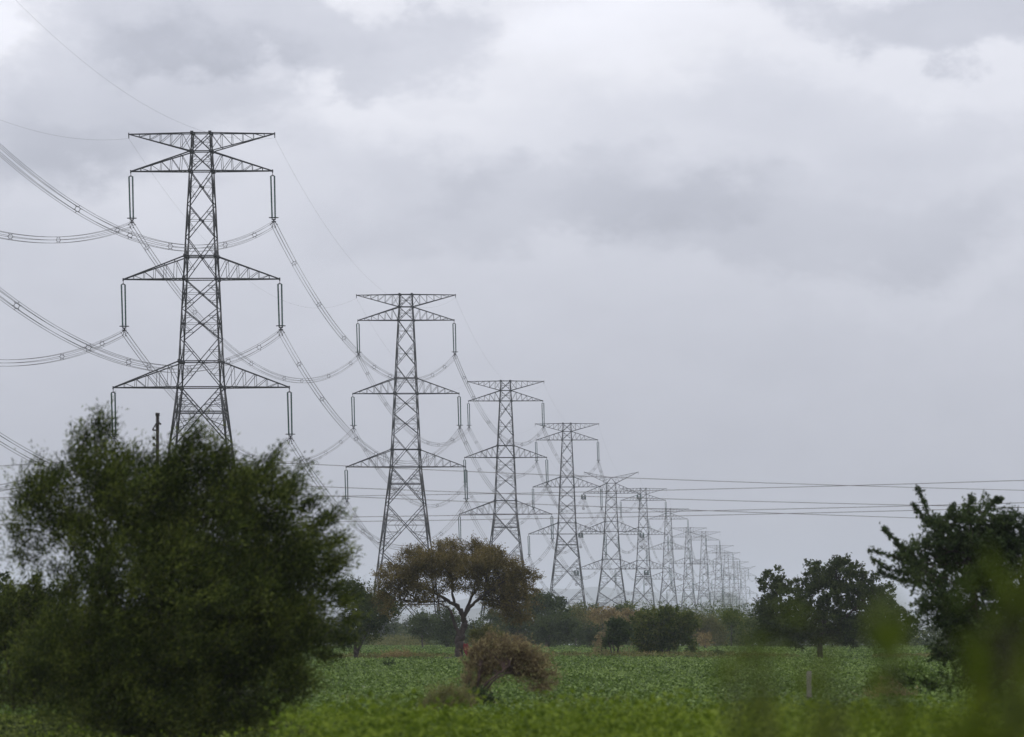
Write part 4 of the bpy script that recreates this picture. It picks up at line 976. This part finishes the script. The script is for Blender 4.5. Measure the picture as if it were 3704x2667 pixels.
# scrub by the field edge
for n_, (nm, lb, x, y, lob, D, lm, cnt, leaf) in enumerate([
    ('dry_bush', 'low reddish brown dry bush left of the acacia', 1432, 2378, [(0, 0, 34, 18), (22, 6, 32, 16), (-16, 8, 28, 14), (44, 10, 30, 12)], 520, 'brown', 420, (.16, .04)),
    ('dry_bush', 'thin straw coloured weeds between dry bush and acacia foot', 1530, 2392, [(0, 0, 40, 12), (50, 2, 40, 12), (-36, 4, 30, 10)], 500, 'straw', 320, (.2, .03)),
    ('weed_clump', 'dark green upright weed in the crop left of the acacia foot', 1408, 2432, [(0, -12, 9, 16), (2, 6, 12, 14)], 400, 'deep', 120, (.14, .06)),
    ('weed_clump', 'dark brambles heaped at the acacia foot', 1625, 2426, [(0, -6, 28, 12), (-26, 4, 24, 9), (18, -12, 14, 10)], 500, 'hedge', 260, (.16, .06)),
    ('dry_bush', 'reddish dry weeds under the big field bush', 2330, 2386, [(0, 0, 44, 10), (-60, 4, 44, 10), (60, 0, 50, 9), (130, 4, 40, 8)], 555, 'brown', 360, (.18, .04)),
    ('weed_clump', 'grey green weeds right of the big field bush', 2520, 2388, [(0, 0, 50, 10), (50, -4, 40, 12), (90, 2, 44, 10)], 560, 'olive', 340, (.2, .06)),
    ('weed_clump', 'dark little shrub in front of the grey green weeds', 2598, 2378, [(0, 0, 11, 15), (2, 10, 12, 10)], 540, 'hedge', 90, (.16, .07)),
    ('weed_clump', 'small dark weed below the small three stemmed tree', 2226, 2400, [(0, 0, 14, 9), (6, 4, 14, 8)], 500, 'hedge', 90, (.16, .07)),
    ('dry_bush', 'straw brown dry weeds beside the white concrete post', 3220, 2545, [(0, 0, 44, 22), (-40, 16, 44, 16), (40, 12, 40, 18)], 200, 'dry', 420, (.13, .025)),
    ('weed_clump', 'tall broad leaved weeds between post and near right tree', 3280, 2470, [(0, 0, 60, 50), (60, 20, 50, 44), (-70, 30, 60, 40), (20, 60, 100, 30)], 215, 'crop', 500, (.2, .09)),
]):
    ybase = HOR + CAMZ * F / D
    tree(nm, lb, 'weeds' if 'weed' in nm else 'bush', D, (x, ybase), [[(x - 3, ybase + .5, .03), (x, y, .02)], [(x + 8, ybase + .5, .03), (x + 14, y + 3, .015)]], [(x + l[0], y + l[1], l[2], l[3]) for l in lob], lm, 'bark_red',
         n=cnt, k=9, leaf=leaf, twig=.4, seed=200 + n_, gap=.05, clump=.6, limbs=2, lrad=.015, bias=(.05, 0, .5), spread=.5)
# mound of soil under the brambles
mb = MB(); a = np.linspace(0, 2 * math.pi, 25)[:-1]
c = P(1622, 2440, 498); c[2] = 0
rows = []
for f, h in ((1.0, -.05), (.8, .18), (.55, .38), (.25, .5), (.02, .53)):
    rows.append(np.stack([np.cos(a) * 1.5 * f * (1 + .12 * np.sin(3 * a)), np.sin(a) * 1.3 * f * (1 + .1 * np.cos(2 * a)), h + .05 * np.sin(5 * a) * f], 1))
V = np.vstack(rows); i_, j_ = np.meshgrid(np.arange(24), np.arange(4))
q = (j_ * 24 + i_).ravel(); q2 = (j_ * 24 + (i_ + 1) % 24).ravel()
o = link_mesh('earth_mound', make_mesh('earth_mound', V, np.stack([q, q2, q2 + 24, q + 24], 1), M['mound'], True)); o.location = c
set_tag(o, 'low dark earth mound banked against the acacia foot', 'mound')

# red cloth tied against the acacia trunk
cw, chh = 18, 22
u, v = np.meshgrid(np.linspace(0, 1, cw), np.linspace(0, 1, chh))
x = (u - .5) * .42 * (.55 + .45 * np.sin(v * 3.0 + .25)) + .16 * v
y = -.08 + .07 * np.sin(u * 12 + v * 2) * (.3 + v)
z = .62 - v * .85 + .03 * np.sin(u * 9)
Vf = np.stack([x, y, z], -1).reshape(-1, 3); Vb = Vf + (0, .02, 0)
i_, j_ = np.meshgrid(np.arange(cw - 1), np.arange(chh - 1)); a_ = (j_ * cw + i_).ravel()
Qf = np.stack([a_, a_ + 1, a_ + cw + 1, a_ + cw], 1); nV = len(Vf)
o = link_mesh('red_cloth', make_mesh('red_cloth', np.vstack([Vf, Vb]), np.vstack([Qf, Qf[:, ::-1] + nV]), M['cloth'], True))
o.location = P(1684, 2362, 418.0)
set_tag(o, 'small red cloth caught on the yellowish shrub right of the acacia trunk', 'cloth')

# concrete post
pb = P(2926, 2300, 190.0); pb[2] = 0
r = empty('fence_post', pb)
set_tag(r, 'pale weathered concrete post standing at the field edge on the right', 'post')
mb = MB(); w0, w1, hh = .125, .075, 1.32
V = [[sx * w, sy * w, z + (.02 if (sx > 0 and k == 3) else 0)] for k, (w, z) in enumerate(((w0, -.1), (w0 * .92, .28), (w1 * 1.05, .62), (w1, hh))) for sx, sy in ((-1, -1), (1, -1), (1, 1), (-1, 1))]
Q = [[k * 4 + i, k * 4 + (i + 1) % 4, k * 4 + 4 + (i + 1) % 4, k * 4 + 4 + i] for k in range(3) for i in range(4)] + [[12, 13, 14, 15]]
mb.add(V, Q).build('post_shaft', M['concrete'], r)
mb = MB(); mb.bars([((-.085, -.09, .55), (.085, -.09, .42), .025), ((-.085, -.09, .42), (-.085, .09, .5), .02)])
mb.build('wire_tie', M['bark_red'], r)

# --- shrub close to the camera, far out of focus
def near_shrub(label, D, stemx, blobs, lsz, seed, group=None):
    r = np.random.default_rng(seed)
    root = empty('near_shrub', (P(stemx, HOR, D)[0], D, 0)); O = np.array(root.location)
    set_tag(root, label, 'shrub', group)
    tb = MB(); C = []; Dr = []
    for (x, y, rx, ry, n) in blobs:
        c = P(x, y, D + r.uniform(-.5, .5))
        foot = O + np.array((r.uniform(-.15, .15), r.uniform(-.2, .2), -.05))
        t = np.linspace(0, 1, 8)[:, None]
        pp = foot + (c - foot) * t + np.array((0, 0, .12)) * np.sin(t * math.pi)
        pp[:, 0] = foot[0] + (c[0] - foot[0]) * t[:, 0] ** 2
        tb.tube(pp - O, np.linspace(.005, .0025, 8), 5)
        s = F / D
        for _ in range(max(1, n // 5)):
            d = unit(r.normal(size=3) + (0, 0, .4)); e = c + d * np.array((rx, (rx + ry) / 2, ry)) / s
            tb.tube(np.array([pp[-2], lerp(pp[-2], e, .5) + (0, 0, .01), e]) - O, [.0025, .002, .001], 5)
            m = 5
            for q in np.linspace(.35, 1.05, m):
                C.append(lerp(pp[-2], e, q) + r.normal(size=3) * lsz * .35); Dr.append(unit(d + r.normal(size=3) * .7))
    C = np.array(C); Dr = np.array(Dr); n = len(C)
    tb.build('stem', M['bark'], root)
    V, Q = leaf_quads(C, Dr, lsz * r.uniform(.7, 1.3, n), lsz * .5 * r.uniform(.8, 1.2, n), r)
    link_mesh('foliage', make_mesh('foliage', V - O, Q, LM['fore'], False, np.clip(r.normal(.5, .2, n), 0, 1)), root)
near_shrub('blurred green shrub close to the camera filling the lower right corner', 12.5, 3500,
           [(3231, 2250, 50, 100, 13), (3610, 2174, 80, 60, 17), (3690, 2130, 50, 60, 10), (3480, 2600, 200, 50, 38), (3660, 2570, 130, 80, 38), (3450, 2668, 220, 30, 36), (3690, 2300, 40, 80, 6)],
           .085, 31, 'blurred shrubs close to the camera')
near_shrub('blurred green sprig close to the camera before the broad two crowned tree', 12.0, 3060,
           [(2985, 2233, 80, 120, 11), (3078, 2493, 120, 55, 13), (2930, 2420, 50, 30, 5)],
           .075, 32, 'blurred shrubs close to the camera')
near_shrub('blurred yellow green sprig close to the camera, left of the concrete post', 13.0, 2690,
           [(2690, 2340, 70, 50, 18), (2760, 2390, 50, 50, 16), (2640, 2390, 50, 40, 9), (2800, 2440, 90, 40, 9)],
           .065, 33, 'blurred shrubs close to the camera')

# ------------------------------------------------------------------ crop and grass (uncountable)
def scatter(y0, y1, dens, margin=8):
    """random ground points between two distances; dens = plants per square metre at a distance"""
    out = []
    ed = np.linspace(y0, y1, 30)
    for a, b in zip(ed[:-1], ed[1:]):
        m = (a + b) / 2; hw = m * .085 + margin
        n = int(2 * hw * (b - a) * dens(m))
        out.append(np.stack([rng.uniform(-hw, hw, n), rng.uniform(a, b, n)], 1))
    return np.vstack(out)
def plants(name, label, cat, pts, height, leaf, k, lm, lean=.6):
    n = len(pts)
    hs = height(pts) * rng.uniform(.65, 1.25, n)
    t = rng.uniform(.25, 1, (n, k)); az = rng.uniform(0, 6.283, (n, k)); rr = hs[:, None] * rng.uniform(.1, .75, (n, k)) * lean
    c = np.stack([pts[:, :1] + rr * np.cos(az), pts[:, 1:2] + rr * np.sin(az), hs[:, None] * t], -1)
    d = unit(np.stack([np.cos(az), np.sin(az), rng.normal(.1, .45, (n, k))], -1))
    lf = leaf(pts)[:, None] * rng.uniform(.6, 1.3, (n, k))
    V, Q = leaf_quads(c.reshape(-1, 3), d.reshape(-1, 3), lf.ravel(), lf.ravel() * .62, rng)
    V[:, 2] = np.maximum(V[:, 2], .01)
    tint = np.clip(np.repeat(rng.normal(.48, .1, n), k) + rng.normal(0, .24, n * k), 0, 1)  # leaf variety, spread widened so pale leaves stand in for glints
    o = link_mesh(name, make_mesh(name, V, Q, LM[lm], False, tint))
    set_tag(o, label, cat, kind='stuff')
pn = Noise(9.0)
def keep_patch(p, th, nz_): return p[nz_(np.stack([p[:, 0], p[:, 1] * .35, p[:, 0] * 0], 1)) > th]
def pv(n_, p): return n_(np.stack([p[:, 0], p[:, 1] * .35, p[:, 0] * 0], 1)).clip(-1.6, 1.6)
pn2 = Noise(3.0)
pts = scatter(166, 520, lambda y: np.interp(y, [166, 300, 520], [5.2, 2.8, 1.4]))
pts = pts[(pv(pn, pts) + .5 * pv(pn2, pts)) > -1.25]
plants('crop', 'low leafy green crop covering the field', 'crop', pts, lambda p: np.interp(p[:, 1], [180, 520], [.44, .5]) * (1 + .2 * pv(pn, p) + .12 * pv(pn2, p)),
       lambda p: np.interp(p[:, 1], [180, 520], [.125, .19]), 12, 'crop')
pts = scatter(585, 990, lambda y: np.interp(y, [585, 990], [1.3, .6]))
plants('crop', 'paler band of crop behind the field bush', 'crop', pts, lambda p: .45 + 0 * p[:, 0], lambda p: .3 + 0 * p[:, 0], 7, 'crop')
pts = scatter(500, 600, lambda y: 1.6); pts = pts[pv(pn, pts) > -.1]
plants('grass', 'rough weedy strip across the field', 'grass', pts, lambda p: .5 * (1 + .25 * pv(pn, p)), lambda p: .2 + 0 * p[:, 0], 9, 'olive', .4)
# leafy verge in front, brighter
pts = scatter(118, 184, lambda y: np.interp(y, [118, 160, 172, 184], [13, 11, 6, 2]))
pts = pts[(pv(pn2, pts) + pv(pn, pts)) > -1.4]
pxs = CX + pts[:, 0] / pts[:, 1] * F
pts = pts[(pxs > 1150) | ((pts[:, 1] > 150) & (pxs > 850)) | (rng.uniform(size=len(pts)) < .06)]
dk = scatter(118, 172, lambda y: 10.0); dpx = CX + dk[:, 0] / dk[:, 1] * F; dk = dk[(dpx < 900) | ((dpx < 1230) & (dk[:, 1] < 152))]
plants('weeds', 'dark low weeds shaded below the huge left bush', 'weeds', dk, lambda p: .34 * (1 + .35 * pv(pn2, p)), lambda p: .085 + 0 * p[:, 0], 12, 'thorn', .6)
plants('grass', 'bright leafy verge along the bottom of the view', 'grass', pts, lambda p: .42 * (1 + .25 * pv(pn2, p) + .15 * pv(pn, p)), lambda p: .085 + 0 * p[:, 0], 14, 'grass', .5)
def blades(name, label, pts, h, wd, k, lm):
    n = len(pts); hs = h(pts)[:, None] * rng.uniform(.4, 1.25, (n, k))
    az = rng.uniform(0, 6.283, (n, k)); off_ = rng.normal(size=(n, k, 2)) * .14
    c = np.stack([pts[:, :1] + off_[..., 0], pts[:, 1:2] + off_[..., 1], hs * .5], -1)
    d = unit(np.stack([np.cos(az) * .5 + .15, np.sin(az) * .5, np.ones((n, k))], -1))
    V, Q = leaf_quads(c.reshape(-1, 3), d.reshape(-1, 3), hs.ravel(), np.full(n * k, wd), rng)
    tint = np.clip(np.repeat(rng.normal(.5, .16, n), k) + rng.normal(0, .14, n * k), 0, 1)
    o = link_mesh(name, make_mesh(name, V, Q, LM[lm], False, tint)); set_tag(o, label, 'grass', kind='stuff')
pts = scatter(186, 204, lambda y: .5); pts = pts[pv(pn2, pts) > .3]
blades('grass', 'thin grass stems among the first crop rows', pts, lambda p: .55 + 0 * p[:, 0], .025, 8, 'straw')
gw = Noise(1.6)
pts = scatter(78, 100, lambda y: 12.0, 3)
pts = pts[gw(np.stack([pts[:, 0], pts[:, 1] * .2, pts[:, 0] * 0], 1)) > .25]
pts = pts[CX + pts[:, 0] / pts[:, 1] * F > 1000]
plants('grass', 'tall out of focus weeds at the bottom edge', 'weeds', pts, lambda p: 1.2 * (1 + .12 * gw(np.stack([p[:, 0], p[:, 1] * .2, p[:, 0] * 0], 1)).clip(-1, 1)), lambda p: .1 + 0 * p[:, 0], 16, 'grass', .25)
# far scrub that closes the foot of the hedgerow
def scrub(label, y0, y1, xr, n, h, lm, leaf, k=9):
    D = rng.uniform(y0, y1, n); px = rng.uniform(xr[0], xr[1], n); x = (px - CX) / F * D
    p = np.stack([x, D], 1)
    sn = Noise(9.0)
    hh = h * (1 + .35 * sn(np.stack([x, D * .3, x * 0], 1)).clip(-1.5, 1.5)) * rng.uniform(.5, 1.15, n)
    zz = hh * rng.uniform(.1, 1, n) ** .7
    c = np.stack([x, D, gz(D) + zz], -1)[:, None] + rng.normal(size=(n, k, 3)) * np.array((.5, .5, .2))
    c[..., 2] = np.maximum(c[..., 2], (gz(D))[:, None] + .05)
    d = unit(rng.normal(size=(n, k, 3)))
    lf = leaf * rng.uniform(.6, 1.3, n * k)
    V, Q = leaf_quads(c.reshape(-1, 3), d.reshape(-1, 3), lf, lf * .5, rng)
    o = link_mesh('scrub', make_mesh('scrub', V, Q, LM[lm], False, np.clip(np.repeat(rng.normal(.45, .14, n), k) + rng.normal(0, .12, n * k), 0, 1)))
    set_tag(o, label, 'scrub', kind='stuff')
scrub('dark scrub filling the foot of the hedgerow on the right', 985, 1060, (1560, 4000), 5200, 3.6, 'hedge', .42)
scrub('dark scrub filling the foot of the hedgerow on the left', 985, 1060, (-300, 1320), 2600, 3.4, 'hedge', .42)
scrub('green woodland continuing the hedgerow behind the field bush and to its right', 1070, 1180, (1980, 2860), 6500, 4.7, 'mid', .36)
scrub('low pale scrub in the gap left of the acacia', 1050, 1500, (1280, 1600), 1500, 1.3, 'olive', .4)
scrub('distant woodland closing the gap left of the acacia', 1900, 2300, (1200, 1720), 1800, 5.0, 'hedge', .8)
# ------------------------------------------------------------------ haze over the plain
me = bpy.data.meshes.new('haze')
x0, x1, y0, y1, z0, z1 = -3060, 3060, -260, 25600, -24, 200
me.from_pydata([(x0, y0, z0), (x1, y0, z0), (x1, y1, z0), (x0, y1, z0), (x0, y0, z1), (x1, y0, z1), (x1, y1, z1), (x0, y1, z1)], [],
               [(0, 3, 2, 1), (4, 5, 6, 7), (0, 1, 5, 4), (1, 2, 6, 5), (2, 3, 7, 6), (3, 0, 4, 7)])
hm = bpy.data.materials.new('haze'); hm.use_nodes = True
nt = hm.node_tree; nt.nodes.clear()
vo = nt.nodes.new('ShaderNodeVolumePrincipled'); vo.inputs['Color'].default_value = (.86, .92, 1, 1); vo.inputs['Density'].default_value = 5.5e-5
vo.inputs['Anisotropy'].default_value = .6
ou = nt.nodes.new('ShaderNodeOutputMaterial'); nt.links.new(vo.outputs[0], ou.inputs['Volume'])
me.materials.append(hm)
o = link_mesh('haze', me); set_tag(o, 'thin pale haze over the plain', 'haze', kind='stuff')
